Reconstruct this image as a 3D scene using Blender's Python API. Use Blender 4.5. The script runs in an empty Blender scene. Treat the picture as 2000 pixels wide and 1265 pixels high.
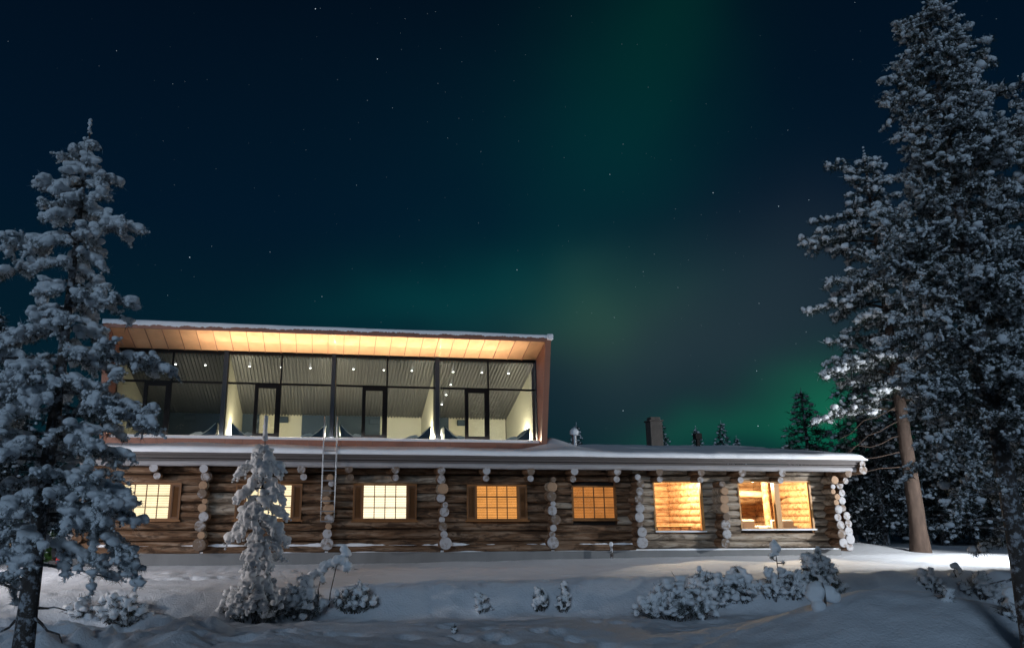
import bpy, math, random
import numpy as np
from mathutils import Matrix, Vector
R = math.radians
sc = bpy.context.scene
COL = sc.collection

# ------------------------------------------------------------------ camera
CAM = np.array([0.0, -24.0, 1.25]); PITCH = 14.126; YAW = 8.5; FPX = 1500.0; PCX, PCY = 875.0, 632.5
cd = bpy.data.cameras.new('camera'); cam = bpy.data.objects.new('camera', cd); COL.objects.link(cam)
cd.sensor_width = 36; cd.lens = 27.0; cd.shift_x = 0.0625; cd.clip_end = 3000; cd.clip_start = 0.1
cam.location = CAM; cam.rotation_euler = (R(90 + PITCH), 0, R(-YAW)); sc.camera = cam
_al, _th = R(YAW), R(PITCH)
FW = np.array([math.sin(_al)*math.cos(_th), math.cos(_al)*math.cos(_th), math.sin(_th)])
RT = np.array([math.cos(_al), -math.sin(_al), 0.0]); UP = np.cross(RT, FW)
FH = np.array([math.sin(_al), math.cos(_al), 0.0])
def ray(px, py): return FW + RT*(px-PCX)/FPX + UP*(PCY-py)/FPX
def aty(px, py, Y):                       # where a line of sight meets the plane y = Y
    d = ray(px, py); return CAM + d*((Y-CAM[1])/d[1])
def at_dist(px, d):                       # ground position seen in column px (at eye level) d metres ahead
    r = ray(px, 1010.0); return (CAM + r*(d/float(r@FH)))[:2]
def height_at(py, xy, px=None):           # height over zero seen at row py above a ground position
    v = np.array([xy[0], xy[1], 0]) - np.array([CAM[0], CAM[1], 0]); dep = float(v@FH); lat = float(v@RT)
    t = (PCY-py)/FPX                      # solve for z along the vertical line
    c, s = math.cos(_th), math.sin(_th)   # depth = dep*c + z*s ; up = -dep*s + z*c
    return CAM[2] + dep*(t*c + s)/(c - t*s)

# ------------------------------------------------------------------ render settings
sc.render.engine = 'CYCLES'
sc.view_settings.view_transform = 'Standard'; sc.view_settings.look = 'None'
sc.view_settings.exposure = 0; sc.view_settings.gamma = 1
cy = sc.cycles
cy.use_adaptive_sampling = True; cy.adaptive_threshold = 0.01; cy.use_denoising = True
cy.max_bounces = 6; cy.diffuse_bounces = 3; cy.glossy_bounces = 3; cy.transmission_bounces = 4; cy.transparent_max_bounces = 12
cy.caustics_reflective = False; cy.caustics_refractive = False; cy.sample_clamp_indirect = 3.0

# ------------------------------------------------------------------ node helpers
class NT:
    def __init__(s, tree): s.t = tree; s.n = tree.nodes; s.l = tree.links
    def node(s, typ, **kw):
        nd = s.n.new(typ)
        for k, v in kw.items(): setattr(nd, k, v)
        return nd
    def put(s, sock, v):
        if hasattr(v, 'is_linked') or isinstance(v, bpy.types.NodeSocket): s.l.new(v, sock)
        else: sock.default_value = v
    def math(s, op, a, b=None, c=None, clamp=False):
        nd = s.node('ShaderNodeMath', operation=op); nd.use_clamp = clamp
        s.put(nd.inputs[0], a)
        if b is not None: s.put(nd.inputs[1], b)
        if c is not None: s.put(nd.inputs[2], c)
        return nd.outputs[0]
    def vmath(s, op, a, b=None, scale=None):
        nd = s.node('ShaderNodeVectorMath', operation=op); s.put(nd.inputs[0], a)
        if b is not None: s.put(nd.inputs[1], b)
        if scale is not None: s.put(nd.inputs['Scale'], scale)
        return nd.outputs[0]
    def noise(s, vec, scale, detail=4, rough=0.55, dist=0.0):
        nd = s.node('ShaderNodeTexNoise'); s.put(nd.inputs['Vector'], vec)
        nd.inputs['Scale'].default_value = scale; nd.inputs['Detail'].default_value = detail
        nd.inputs['Roughness'].default_value = rough; nd.inputs['Distortion'].default_value = dist
        return nd.outputs['Fac']
    def mapping(s, vec, scale=(1,1,1), loc=(0,0,0), rot=(0,0,0)):
        nd = s.node('ShaderNodeMapping'); s.put(nd.inputs[0], vec)
        nd.inputs['Scale'].default_value = scale; nd.inputs['Location'].default_value = loc; nd.inputs['Rotation'].default_value = rot
        return nd.outputs[0]
    def ramp(s, fac, stops):
        nd = s.node('ShaderNodeValToRGB'); s.put(nd.inputs[0], fac); e = nd.color_ramp.elements
        while len(e) < len(stops): e.new(0.5)
        for q, (p, c) in zip(e, stops):
            q.position = p; q.color = (c, c, c, 1) if isinstance(c, (int, float)) else tuple(c) + (1,)
        return nd.outputs[0]
    def mix(s, fac, a, b, blend='MIX'):
        nd = s.node('ShaderNodeMix', data_type='RGBA', blend_type=blend); s.put(nd.inputs['Factor'], fac)
        for k, v in ((6, a), (7, b)):
            if isinstance(v, tuple) and len(v) == 3: v = v + (1,)
            s.put(nd.inputs[k], v)
        return nd.outputs[2]

def new_mat(name):
    m = bpy.data.materials.new(name); m.use_nodes = True
    nt = NT(m.node_tree); b = m.node_tree.nodes['Principled BSDF']; return m, nt, b
def bump(nt, b, h, strength=0.4, dist=0.02):
    nd = nt.node('ShaderNodeBump'); nd.inputs['Strength'].default_value = strength; nd.inputs['Distance'].default_value = dist
    nt.l.new(h, nd.inputs['Height']); nt.l.new(nd.outputs[0], b.inputs['Normal'])
def objco(nt): return nt.node('ShaderNodeTexCoord').outputs['Object']

# ------------------------------------------------------------------ sky: night gradient, aurora, stars
w = bpy.data.worlds.new("World"); sc.world = w; w.use_nodes = True
nt = NT(w.node_tree); bg = w.node_tree.nodes['Background']
dirv = nt.node('ShaderNodeTexCoord').outputs['Generated']
sep = nt.node('ShaderNodeSeparateXYZ'); nt.l.new(dirv, sep.inputs[0])
az = nt.math('ARCTAN2', sep.outputs[0], sep.outputs[1])
el = nt.math('ARCSINE', sep.outputs[2])
wob = nt.math('MULTIPLY', nt.math('SUBTRACT', nt.noise(dirv, 3.0, 3), 0.5), 0.16)
wob2 = nt.math('MULTIPLY', nt.math('SUBTRACT', nt.noise(nt.mapping(dirv, loc=(5, 2, 1)), 2.2, 3), 0.5), 0.2)
az2 = nt.math('ADD', az, wob); el2 = nt.math('ADD', el, wob2)
skyc = nt.ramp(nt.math('DIVIDE', el, 0.75, clamp=True),
               [(0.0, (0.0022, 0.0190, 0.0250)), (0.25, (0.0012, 0.0125, 0.0230)), (0.5, (0.0007, 0.0078, 0.0205)), (1.0, (0.0006, 0.0034, 0.0092))])
def glow(px, py, wx, wy, colour, rot=0.0):
    global skyc
    d = ray(px, py); d = d/np.linalg.norm(d)
    a0, e0 = math.atan2(d[0], d[1]), math.asin(d[2])
    sx, sy = wx/FPX, wy/FPX
    u = nt.math('SUBTRACT', az2, a0); v = nt.math('SUBTRACT', el2, e0)
    if rot:
        c, s_ = math.cos(rot), math.sin(rot)
        u, v = (nt.math('ADD', nt.math('MULTIPLY', u, c), nt.math('MULTIPLY', v, s_)),
                nt.math('SUBTRACT', nt.math('MULTIPLY', v, c), nt.math('MULTIPLY', u, s_)))
    q = nt.math('ADD', nt.math('POWER', nt.math('ABSOLUTE', nt.math('DIVIDE', u, sx)), 2.0),
                nt.math('POWER', nt.math('ABSOLUTE', nt.math('DIVIDE', v, sy)), 2.0))
    g = nt.math('EXPONENT', nt.math('MULTIPLY', q, -1.0))
    cc = nt.node('ShaderNodeVectorMath', operation='SCALE'); cc.inputs[0].default_value = colour; nt.l.new(g, cc.inputs['Scale'])
    skyc = nt.vmath('ADD', skyc, cc.outputs[0])
glow(1245, 100, 165, 290, (0.0000, 0.0108, 0.0052), -0.25)
glow(1330, -40, 70, 210, (0.0000, 0.0060, 0.0024), -0.4)       # upper curtain of the aurora
glow(1130, 330, 190, 200, (0.0000, 0.0080, 0.0050), -0.3)
glow(1000, 380, 480, 260, (0.0000, 0.0035, 0.0045))
glow(960, 590, 360, 85, (0.0000, 0.0190, 0.0140))
glow(1170, 640, 140, 80, (0.0110, 0.0260, 0.0085))        # olive patch
glow(1640, 835, 95, 80, (0.0000, 0.0950, 0.0360))       # bright green above the horizon
glow(1440, 880, 170, 45, (0.0000, 0.0400, 0.0170))
glow(1300, 730, 320, 140, (0.0125, 0.0190, 0.0195))       # thin grey cloud
glow(1560, 560, 260, 160, (0.0080, 0.0090, 0.0110))
glow(760, 610, 300, 60, (0.0000, 0.0060, 0.0060))
vor = nt.node('ShaderNodeTexVoronoi'); nt.l.new(dirv, vor.inputs['Vector']); vor.inputs['Scale'].default_value = 105
sepc = nt.node('ShaderNodeSeparateColor'); nt.l.new(vor.outputs['Color'], sepc.inputs[0])
rad = nt.math('MULTIPLY', nt.math('POWER', sepc.outputs[0], 4.0), 0.042)
star = nt.math('GREATER_THAN', nt.math('ADD', rad, 0.026), vor.outputs['Distance'])
starb = nt.math('MULTIPLY', star, nt.math('ADD', nt.math('MULTIPLY', nt.math('POWER', sepc.outputs[1], 8.0), 0.9), 0.06))
sv = nt.node('ShaderNodeVectorMath', operation='SCALE'); sv.inputs[0].default_value = (0.62, 0.75, 0.85); nt.l.new(starb, sv.inputs['Scale'])
skyc = nt.vmath('ADD', skyc, sv.outputs[0])
nt.l.new(skyc, bg.inputs['Color']); bg.inputs['Strength'].default_value = 1.0

# ------------------------------------------------------------------ moon (the one sun lamp)
md = bpy.data.lights.new('moon', 'SUN'); md.energy = 0.62; md.angle = R(14); md.color = (0.54, 0.75, 1.0)
moon = bpy.data.objects.new('moon', md); COL.objects.link(moon)
def aim(o, loc, target):
    o.location = loc; o.rotation_euler = (Vector(target) - Vector(loc)).to_track_quat('-Z', 'Y').to_euler()
aim(moon, (-16, -40, 12.5), (0, 0, 0))

# ------------------------------------------------------------------ mesh helpers
class MB:
    """collects vertices and faces (with a material slot per face)"""
    def __init__(s): s.v = []; s.f = []; s.m = []; s.n = 0
    def add(s, verts, faces, mat=0):
        verts = np.asarray(verts, float); faces = np.asarray(faces, int)
        s.v.append(verts); s.f.append(faces + s.n); s.m.append(np.full(len(faces), mat, int)); s.n += len(verts)
    def box(s, x0, x1, y0, y1, z0, z1, mat=0):
        V = [(x0,y0,z0),(x1,y0,z0),(x1,y1,z0),(x0,y1,z0),(x0,y0,z1),(x1,y0,z1),(x1,y1,z1),(x0,y1,z1)]
        s.add(V, [(0,3,2,1),(4,5,6,7),(0,1,5,4),(1,2,6,5),(2,3,7,6),(3,0,4,7)], mat)
    def hexa(s, V, mat=0):
        s.add(V, [(0,3,2,1),(4,5,6,7),(0,1,5,4),(1,2,6,5),(2,3,7,6),(3,0,4,7)], mat)
    def quad(s, a, b, c, d, mat=0): s.add([a, b, c, d], [(0,1,2,3)], mat)
    def tube(s, pts, rad, n=8, mat=0, cap=None, jit=0.0, rng=None):
        pts = np.asarray(pts, float); k = len(pts); rad = np.broadcast_to(np.asarray(rad, float), (k,))
        tan = np.gradient(pts, axis=0); tan /= np.maximum(np.linalg.norm(tan, axis=1, keepdims=True), 1e-9)
        ref = np.array([0,0,1.0]) if abs(tan[:,2]).mean() < 0.8 else np.array([1.0,0,0])
        a = np.cross(tan, ref); a /= np.maximum(np.linalg.norm(a, axis=1, keepdims=True), 1e-9); b = np.cross(tan, a)
        th = np.linspace(0, 2*math.pi, n, endpoint=False)
        rr = rad[:,None]*np.ones((1,n))
        if jit: rr = rr*(1 + jit*(rng.random((k, n)) - .5))
        ring = pts[:,None,:] + rr[...,None]*(np.cos(th)[None,:,None]*a[:,None,:] + np.sin(th)[None,:,None]*b[:,None,:])
        i = np.arange(k-1)[:,None]*n; j = np.arange(n)[None,:]; jn = (j+1) % n
        F = np.stack([i+j, i+jn, i+n+jn, i+n+j], -1).reshape(-1,4)
        s.add(ring.reshape(-1,3), F[:, ::-1], mat)
        if cap is not None:
            for e, idx in ((0, 0), (k-1, 1)):
                c = pts[e]; V = np.vstack([ring[e], c[None]]); q = np.arange(n)
                T = np.stack([q, (q+1) % n, np.full(n, n)], -1)
                s.add(V, T if idx == 0 else T[:, ::-1], cap)
    def build(s, name, mats, parent=None, smooth=False, bevel=None):
        o = mesh_obj(name, np.vstack(s.v), s.f, mats, parent, smooth, np.concatenate(s.m))
        if bevel:
            md = o.modifiers.new('b', 'BEVEL'); md.width = bevel; md.segments = 2; md.limit_method = 'ANGLE'
        return o

def raw_mesh(name, V, Fs, mi=None, smooth=False):
    me = bpy.data.meshes.new(name); V = np.asarray(V, np.float32)
    Fs = [f for f in Fs if len(f)]
    sizes = np.concatenate([np.full(len(f), f.shape[1], np.int32) for f in Fs]); idx = np.concatenate([f.reshape(-1) for f in Fs]).astype(np.int32)
    me.vertices.add(len(V)); me.vertices.foreach_set('co', V.reshape(-1))
    me.loops.add(len(idx)); me.loops.foreach_set('vertex_index', idx)
    me.polygons.add(len(sizes)); me.polygons.foreach_set('loop_start', np.concatenate([[0], np.cumsum(sizes)[:-1]]).astype(np.int32))
    if mi is not None: me.polygons.foreach_set('material_index', np.asarray(mi, np.int32))
    me.polygons.foreach_set('use_smooth', np.full(len(sizes), bool(smooth)))
    me.update(calc_edges=True); return me
def mesh_obj(name, V, Fs, mats, parent=None, smooth=False, mi=None):
    me = raw_mesh(name, V, Fs, mi, smooth)
    return link(name, me, mats, parent)
def link(name, me, mats, parent=None):
    for m in (mats if isinstance(mats, (list, tuple)) else [mats]): me.materials.append(m)
    o = bpy.data.objects.new(name, me); COL.objects.link(o)
    if parent is not None:
        o.parent = parent
        if parent.type == 'EMPTY': o.matrix_parent_inverse = Matrix.Translation(-Vector(parent.location))
    return o
def tag(o, label=None, cat=None, group=None, kind=None):
    if label: o['label'] = label
    if cat: o['category'] = cat
    if group: o['group'] = group
    if kind: o['kind'] = kind
    return o
def thing(name, label, cat, loc=(0,0,0), group=None):
    o = bpy.data.objects.new(name, None); o.empty_display_size = 0.3; COL.objects.link(o); o.location = loc
    return tag(o, label, cat, group)
def copy_tree(root, loc, rz=0.0, s=1.0, label=None, group=None):
    r = root.copy(); COL.objects.link(r); r.location = loc; r.rotation_euler = (0, 0, rz); r.scale = (s, s, s)
    if label: r['label'] = label
    if group: r['group'] = group
    for ch in list(root.children):
        c = ch.copy(); COL.objects.link(c); c.parent = r
        for g in list(ch.children):
            d = g.copy(); COL.objects.link(d); d.parent = c
    return r

def _h(ix, iy, seed):
    n = (ix.astype(np.int64)*374761393 + iy.astype(np.int64)*668265263 + seed*1442695041) & 0xffffffff
    n = ((n ^ (n >> 13))*1274126177) & 0xffffffff
    return ((n ^ (n >> 16)) & 0xffff)/65535.0
def vnoise(x, y, seed=0):
    x = np.asarray(x, float); y = np.asarray(y, float)
    ix = np.floor(x); iy = np.floor(y); fx = x-ix; fy = y-iy
    fx = fx*fx*fx*(fx*(fx*6-15)+10); fy = fy*fy*fy*(fy*(fy*6-15)+10)
    a = _h(ix, iy, seed); b = _h(ix+1, iy, seed); c = _h(ix, iy+1, seed); d = _h(ix+1, iy+1, seed)
    return (a*(1-fx)+b*fx)*(1-fy) + (c*(1-fx)+d*fx)*fy - 0.5
def fbm(x, y, seed=0, oct=4):
    t = 0; a = 1.0
    for k in range(oct): t = t + a*vnoise(x, y, seed+k); x = x*2.03+7.1; y = y*2.03-3.7; a *= 0.5
    return t

# ------------------------------------------------------------------ materials
def snow_mat(name, base=(0.80, 0.83, 0.88), bs=0.35, dist=0.02, sc_=(9, 45)):
    m, nt, b = new_mat(name); co = objco(nt)
    n1 = nt.noise(co, sc_[0], 4); n2 = nt.noise(co, sc_[1], 3, 0.7)
    b.inputs['Base Color'].default_value = base + (1,)
    nt.l.new(nt.mix(n1, tuple(c*0.95 for c in base), tuple(min(1, c*1.04) for c in base)), b.inputs['Base Color'])
    b.inputs['Roughness'].default_value = 0.75; b.inputs['Specular IOR Level'].default_value = 0.25
    bump(nt, b, nt.math('ADD', nt.math('MULTIPLY', n1, 0.7), nt.math('MULTIPLY', n2, 0.5)), bs, dist); return m
M_SNOW = snow_mat('ground_snow', bs=0.8, dist=0.05, sc_=(3.5, 26))
M_TSNOW = snow_mat('tree_snow', (0.86, 0.88, 0.91), 0.7, 0.03, (14, 60))
M_RSNOW = snow_mat('roof_snow_white', (0.84, 0.86, 0.9), 0.35, 0.02, (4, 30))
def simple(name, col, rough=0.6, metal=0.0, var=0.15, scale=8.0, bs=0.0, stretch=(1,1,1), spec=0.4):
    m, nt, b = new_mat(name); co = nt.mapping(objco(nt), stretch); n = nt.noise(co, scale, 5)
    nt.l.new(nt.mix(n, tuple(c*(1-var) for c in col), tuple(min(1.0, c*(1+var)) for c in col)), b.inputs['Base Color'])
    b.inputs['Roughness'].default_value = rough; b.inputs['Metallic'].default_value = metal; b.inputs['Specular IOR Level'].default_value = spec
    if bs: bump(nt, b, n, bs, 0.02)
    return m
def log_mat(name, along='x', dark=(0.030, 0.016, 0.009), mid=(0.145, 0.078, 0.042), pale=(0.34, 0.245, 0.175), shift=0.0):
    m, nt, b = new_mat(name); co = objco(nt)
    s = {'x': (0.55, 5, 5), 'y': (5, 0.55, 5)}[along]; s2 = {'x': (1.6, 26, 26), 'y': (26, 1.6, 26)}[along]; s3 = {'x': (0.9, 3.2, 3.2), 'y': (3.2, .9, 3.2)}[along]
    n1 = nt.noise(nt.mapping(co, s, (shift, 1, 2)), 1.5, 6, 0.62, 0.6); n2 = nt.noise(nt.mapping(co, s2), 1.2, 4, 0.6, 0.4)
    n3 = nt.noise(nt.mapping(co, s3, (4, 7, 1)), 1.7, 6, 0.68, 1.2)
    c = nt.ramp(nt.math('ADD', nt.math('MULTIPLY', n1, 0.75), nt.math('MULTIPLY', n2, 0.25)),
                [(0.34, dark), (0.47, mid), (0.58, tuple(0.5*(p+q) for p, q in zip(mid, pale))), (0.70, pale)])
    c = nt.mix(nt.ramp(n3, [(0.50, 0.0), (0.60, 0.8)]), c, dark)
    vor = nt.node('ShaderNodeTexVoronoi'); nt.l.new(nt.mapping(co, {'x': (1.3, 3.4, 3.4), 'y': (3.4, 1.3, 3.4)}[along]), vor.inputs['Vector']); vor.inputs['Scale'].default_value = 1.4
    c = nt.mix(nt.ramp(vor.outputs['Distance'], [(0.03, 0.85), (0.10, 0.0)]), c, (0.03, 0.016, 0.01))
    nt.l.new(c, b.inputs['Base Color']); b.inputs['Roughness'].default_value = 0.8; b.inputs['Specular IOR Level'].default_value = 0.25
    bump(nt, b, nt.math('ADD', n2, nt.math('MULTIPLY', n3, 0.8)), 0.7, 0.025); return m
M_LOG = log_mat('weathered_log')
M_LOGY = log_mat('weathered_log_crossing', 'y')
M_LOGPALE = log_mat('pale_weathered_lit_log', 'x', (0.10, 0.075, 0.055), (0.30, 0.235, 0.175), (0.50, 0.45, 0.39), 9.0)
M_LOGIN = log_mat('golden_indoor_log', 'x', (0.26, 0.12, 0.05), (0.60, 0.38, 0.19), (0.74, 0.54, 0.33), 3.0)
def frost_end_mat():
    m, nt, b = new_mat('frosted_log_end'); co = objco(nt); n = nt.noise(co, 9, 5, 0.6); n2 = nt.noise(co, 2.3, 2)
    rnd = nt.node('ShaderNodeObjectInfo').outputs['Random']
    c = nt.mix(nt.ramp(nt.math('ADD', n, nt.math('MULTIPLY', nt.math('SUBTRACT', rnd, 0.5), 0.35)), [(0.38, 0), (0.62, 1)]), (0.14, 0.098, 0.070), (0.37, 0.37, 0.39))
    nt.l.new(c, b.inputs['Base Color']); b.inputs['Roughness'].default_value = 0.8; bump(nt, b, n, 0.4, 0.02); return m
M_FROST = frost_end_mat()
M_ENDWOOD = simple('sawn_log_end', (0.33, 0.21, 0.13), 0.75, var=0.35, scale=11, bs=0.3)
M_FASCIA = simple('grey_painted_board', (0.095, 0.082, 0.080), 0.7, var=0.25, scale=3, stretch=(0.3, 6, 6), bs=0.15)
M_EAVELOG = simple('grey_eave_log', (0.30, 0.29, 0.30), 0.8, var=0.35, scale=2.5, stretch=(0.5, 6, 6), bs=0.4)
M_CONC = simple('concrete', (0.17, 0.175, 0.18), 0.85, var=0.35, scale=1.6, stretch=(1.0, 1, 0.35), bs=0.25)
M_DARK = simple('dark_void', (0.012, 0.010, 0.009), 0.9)
M_FRAME = simple('black_window_metal', (0.0025, 0.003, 0.004), 0.6, spec=0.1)
M_COLUMN = simple('dark_blue_mullion_metal', (0.014, 0.020, 0.030), 0.55, spec=0.2)
M_WFRAME = simple('varnished_brown_wood', (0.20, 0.085, 0.025), 0.5, var=0.3, scale=6)
M_BIGFRAME = simple('honey_varnished_wood', (0.46, 0.24, 0.085), 0.5, var=0.2, scale=6, stretch=(2,2,.4))
M_SHUT = simple('brown_louvre_wood', (0.13, 0.058, 0.022), 0.55, var=0.25, scale=6)
M_METAL = simple('galvanised_steel', (0.30, 0.31, 0.33), 0.42, 0.75, var=0.15)
def copper_mat(name, col, rough, metal, var=0.3, sc_=1.3):
    m, nt, b = new_mat(name); co = objco(nt); n = nt.noise(nt.mapping(co, (1, 0.8, 1)), sc_, 5, 0.6, 0.5)
    nt.l.new(nt.mix(n, tuple(c*(1-var) for c in col), tuple(min(1, c*(1+var)) for c in col)), b.inputs['Base Color'])
    b.inputs['Metallic'].default_value = metal; b.inputs['Roughness'].default_value = rough
    bump(nt, b, nt.noise(nt.mapping(co, (2.0, 1.2, 2.0)), 1.1, 2), 0.25, 0.06); return m
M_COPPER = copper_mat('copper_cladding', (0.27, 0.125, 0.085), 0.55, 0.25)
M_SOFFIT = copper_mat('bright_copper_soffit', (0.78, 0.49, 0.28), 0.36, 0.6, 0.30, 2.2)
M_WALLIN = simple('pale_plaster', (0.70, 0.67, 0.52), 0.8, var=0.06, scale=4)
M_CORR = simple('corrugated_grey_ceiling', (0.15, 0.15, 0.15), 0.45, 0.3, var=0.1)
M_CARPET = simple('dark_floor', (0.10, 0.10, 0.11), 0.9)
M_BEDBLUE = simple('slate_upholstery', (0.05, 0.075, 0.105), 0.85)
M_LINEN = simple('white_linen', (0.75, 0.74, 0.68), 0.85, var=0.06)
def bark_mat():
    m, nt, b = new_mat('frosted_spruce_bark'); co = objco(nt); n = nt.noise(nt.mapping(co, (1, 1, .4)), 16, 5, .65); n2 = nt.noise(co, 11, 5, .7)
    c = nt.mix(n, (0.025, 0.02, 0.018), (0.11, 0.09, 0.08)); c = nt.mix(nt.ramp(n2, [(.50, 0), (.60, .85)]), c, (.48, .50, .54))
    nt.l.new(c, b.inputs['Base Color']); b.inputs['Roughness'].default_value = .9; bump(nt, b, n, .9, .03); return m
M_BARK = bark_mat()
M_PBARK = simple('grey_pine_bark', (0.075, 0.050, 0.038), 0.9, var=0.75, scale=7, bs=1.0, stretch=(1,1,.28))
M_NEEDLE = simple('spruce_needles', (0.030, 0.042, 0.030), 0.7, var=0.5, scale=4)
M_FNEEDLE = simple('frosted_needles', (0.50, 0.54, 0.57), 0.8, var=0.35, scale=7)
M_DNEEDLE = simple('dark_forest_needles', (0.018, 0.024, 0.020), 0.8, var=0.5, scale=4)
M_GREEN = simple('green_needles', (0.07, 0.16, 0.03), 0.7, var=0.5, scale=4)
def glass_mat(name, tint=(0.95, 0.97, 0.97), refl=1.0):
    m = bpy.data.materials.new(name); m.use_nodes = True; nt = NT(m.node_tree); nt.n.clear()
    out = nt.node('ShaderNodeOutputMaterial'); tr = nt.node('ShaderNodeBsdfTransparent'); gl = nt.node('ShaderNodeBsdfGlossy')
    tr.inputs[0].default_value = tint + (1,); gl.inputs['Roughness'].default_value = 0.01; gl.inputs['Color'].default_value = (refl, refl, refl, 1)
    fr = nt.node('ShaderNodeFresnel'); fr.inputs['IOR'].default_value = 1.6; mx = nt.node('ShaderNodeMixShader')
    nt.l.new(fr.outputs[0], mx.inputs[0]); nt.l.new(tr.outputs[0], mx.inputs[1]); nt.l.new(gl.outputs[0], mx.inputs[2]); nt.l.new(mx.outputs[0], out.inputs[0]); return m
M_GLASS = glass_mat('window_glass')
def emis(name, col, strength, vary=0.0, scale=2.0):
    m = bpy.data.materials.new(name); m.use_nodes = True; nt = NT(m.node_tree); nt.n.clear()
    out = nt.node('ShaderNodeOutputMaterial'); e = nt.node('ShaderNodeEmission'); e.inputs[0].default_value = col + (1,); e.inputs[1].default_value = strength
    if vary:
        n = nt.noise(objco(nt), scale, 3); nt.l.new(nt.math('MULTIPLY', nt.math('ADD', nt.math('MULTIPLY', nt.math('SUBTRACT', n, 0.5), 2*vary), 1.0), strength), e.inputs[1])
    nt.l.new(e.outputs[0], out.inputs[0]); return m
M_BULB = emis('downlight_glow', (1.0, 0.98, 0.9), 12.0)

# ------------------------------------------------------------------ ground
def sstep(a, b, x):
    t = np.clip((x-a)/(b-a), 0, 1); return t*t*(3-2*t)
_fr = np.random.default_rng(99); _FP = []
for (x0, y0, x1, y1) in ((-3.2, -9.6, 3.0, -12.6), (-4.5, -11.2, 0.8, -10.2), (1.2, -9.6, 4.4, -13.4), (-4.0, -3.6, 1.0, -2.2), (-5.0, -5.6, 2.0, -4.6), (4.6, -10.4, 7.2, -12.2), (-1.5, -12.2, 1.5, -9.0)):
    n_ = int(math.hypot(x1-x0, y1-y0)/0.36)
    for i in range(n_):
        u = i/n_; s_ = 1 if i % 2 else -1; _FP.append((x0+(x1-x0)*u+_fr.normal()*.06 + s_*.09, y0+(y1-y0)*u+_fr.normal()*.06+s_*.06, _fr.uniform(.06, .13)))
def FOOT(x, y):
    t = np.zeros(np.broadcast(x, y).shape)
    for (a, b, d) in _FP:
        if t.size > 50:
            m = (np.abs(x-a) < .5) & (np.abs(y-b) < .5)
            if not m.any(): continue
            xx, yy = x[m], y[m]; q = ((xx-a)/.13)**2 + ((yy-b)/.17)**2; t[m] = np.maximum(t[m], d*np.exp(-q*q)); 
        else: t = np.maximum(t, d*np.exp(-(((x-a)/.13)**2 + ((y-b)/.17)**2)**2))
    return t
def ground(x, y):
    x = np.asarray(x, float); y = np.asarray(y, float)
    base = -0.08 + 0.13*sstep(-2, 17, x)
    ye = -8.15 + 0.55*fbm(x*0.35, x*0+2.0, 11, 3) - 0.25*sstep(6, 12, x)
    wd = 0.75 + 0.5*sstep(-1, -5, x) + 0.3*(vnoise(x*0.3, x*0, 5)+.5)
    f = sstep(0, 1, (ye - y)/wd)
    field = -0.52 + 0.16*fbm(x*0.28, y*0.35, 3, 3) + 0.080*fbm(x*1.0, y*1.5, 21, 4) + 0.026*fbm(x*3.6, y*4.6, 27, 4)*sstep(1.2, 0.3, np.exp(-(((x-8.1)/2.3)**2 + ((y+13.4)/1.6)**2))*1.6)
    rough = sstep(1.5, -3.0, x)*sstep(-13.2, -11.5, y)*sstep(-7.2, -8.2, y)
    field = field + rough*0.30*np.maximum(fbm(x*1.5, y*2.1, 33, 4), -0.30)
    z = base*(1-f) + field*f
    z = z + (1-f)*(0.045*fbm(x*0.8, y*1.6, 41, 4) + sstep(1.5, -4, x)*sstep(-6.5, -5, y)*sstep(-0.5, -1.5, y)*0.08*fbm(x*2.2, y*2.8, 51, 3))
    # little ridge thrown up along the edge of the ploughed track
    z = z + 0.10*np.exp(-((y-ye-0.25)/0.28)**2)*(0.5+vnoise(x*0.9, x*0, 61)) * sstep(-1, 2, x)
    rag = sstep(0.5, 0.0, np.abs(y-ye-0.05)); z = z + rag*0.07*np.maximum(fbm(x*3.0, y*4.0, 65, 3), -0.1)
    # footprints wandering over the field
    z = z - FOOT(x, y)
    # drift against the foundation
    z = z + 0.03*np.exp(-((y+0.4)/0.7)**2)*sstep(2, 8, x)
    # smooth mound in the right foreground
    z = z + 0.80*np.exp(-(((x-8.1)/2.1)**2 + ((y+13.4)/1.35)**2))
    z = z + 0.22*np.exp(-(((x-10.6)/2.0)**2 + ((y+15.2)/1.3)**2))
    # soft swells in the foreground
    z = z + 0.16*np.exp(-(((x-0.3)/2.6)**2 + ((y+13.3)/0.8)**2)) + 0.10*np.exp(-(((x-3.6)/1.6)**2+((y+14.2)/0.6)**2))
    # old ski trail
    u = (x-3.3)*0.80 - (y+13.9)*0.6; 
    z = z - 0.045*np.exp(-((y + 14.1 - 0.42*(x-3.0))/0.13)**2)*sstep(2.2, 3.0, x)*sstep(6.6, 5.6, x)*(1+1.6*vnoise(x*6, y*6, 7))
    # right side: lit track rolls on beside the building, raised bed under the old pine
    z = z + 0.30*np.exp(-(((x-19.6)/1.6)**2 + ((y-3.6)/1.6)**2))
    return z
def graded(a, b, step, far, grow=1.22):
    core = np.arange(a, b, step); lo = []; hi = []; s = step; p = a
    while p > -far: s *= grow; p -= s; lo.append(p)
    s = step; p = core[-1]
    while p < far: s *= grow; p += s; hi.append(p)
    return np.concatenate([lo[::-1], core, hi])
gx = graded(-9, 15, 0.06, 900); gy = graded(-15.5, -5.5, 0.05, 900, 1.15)
GX, GY = np.meshgrid(gx, gy, indexing='ij'); GZ = ground(GX, GY)
GZ = GZ - 0.0
V = np.stack([GX, GY, GZ], -1).reshape(-1, 3); nx_, ny_ = len(gx), len(gy)
ii = np.arange(nx_-1)[:,None]*ny_ + np.arange(ny_-1)[None,:]
F = np.stack([ii, ii+ny_, ii+ny_+1, ii+1], -1).reshape(-1, 4)
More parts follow.
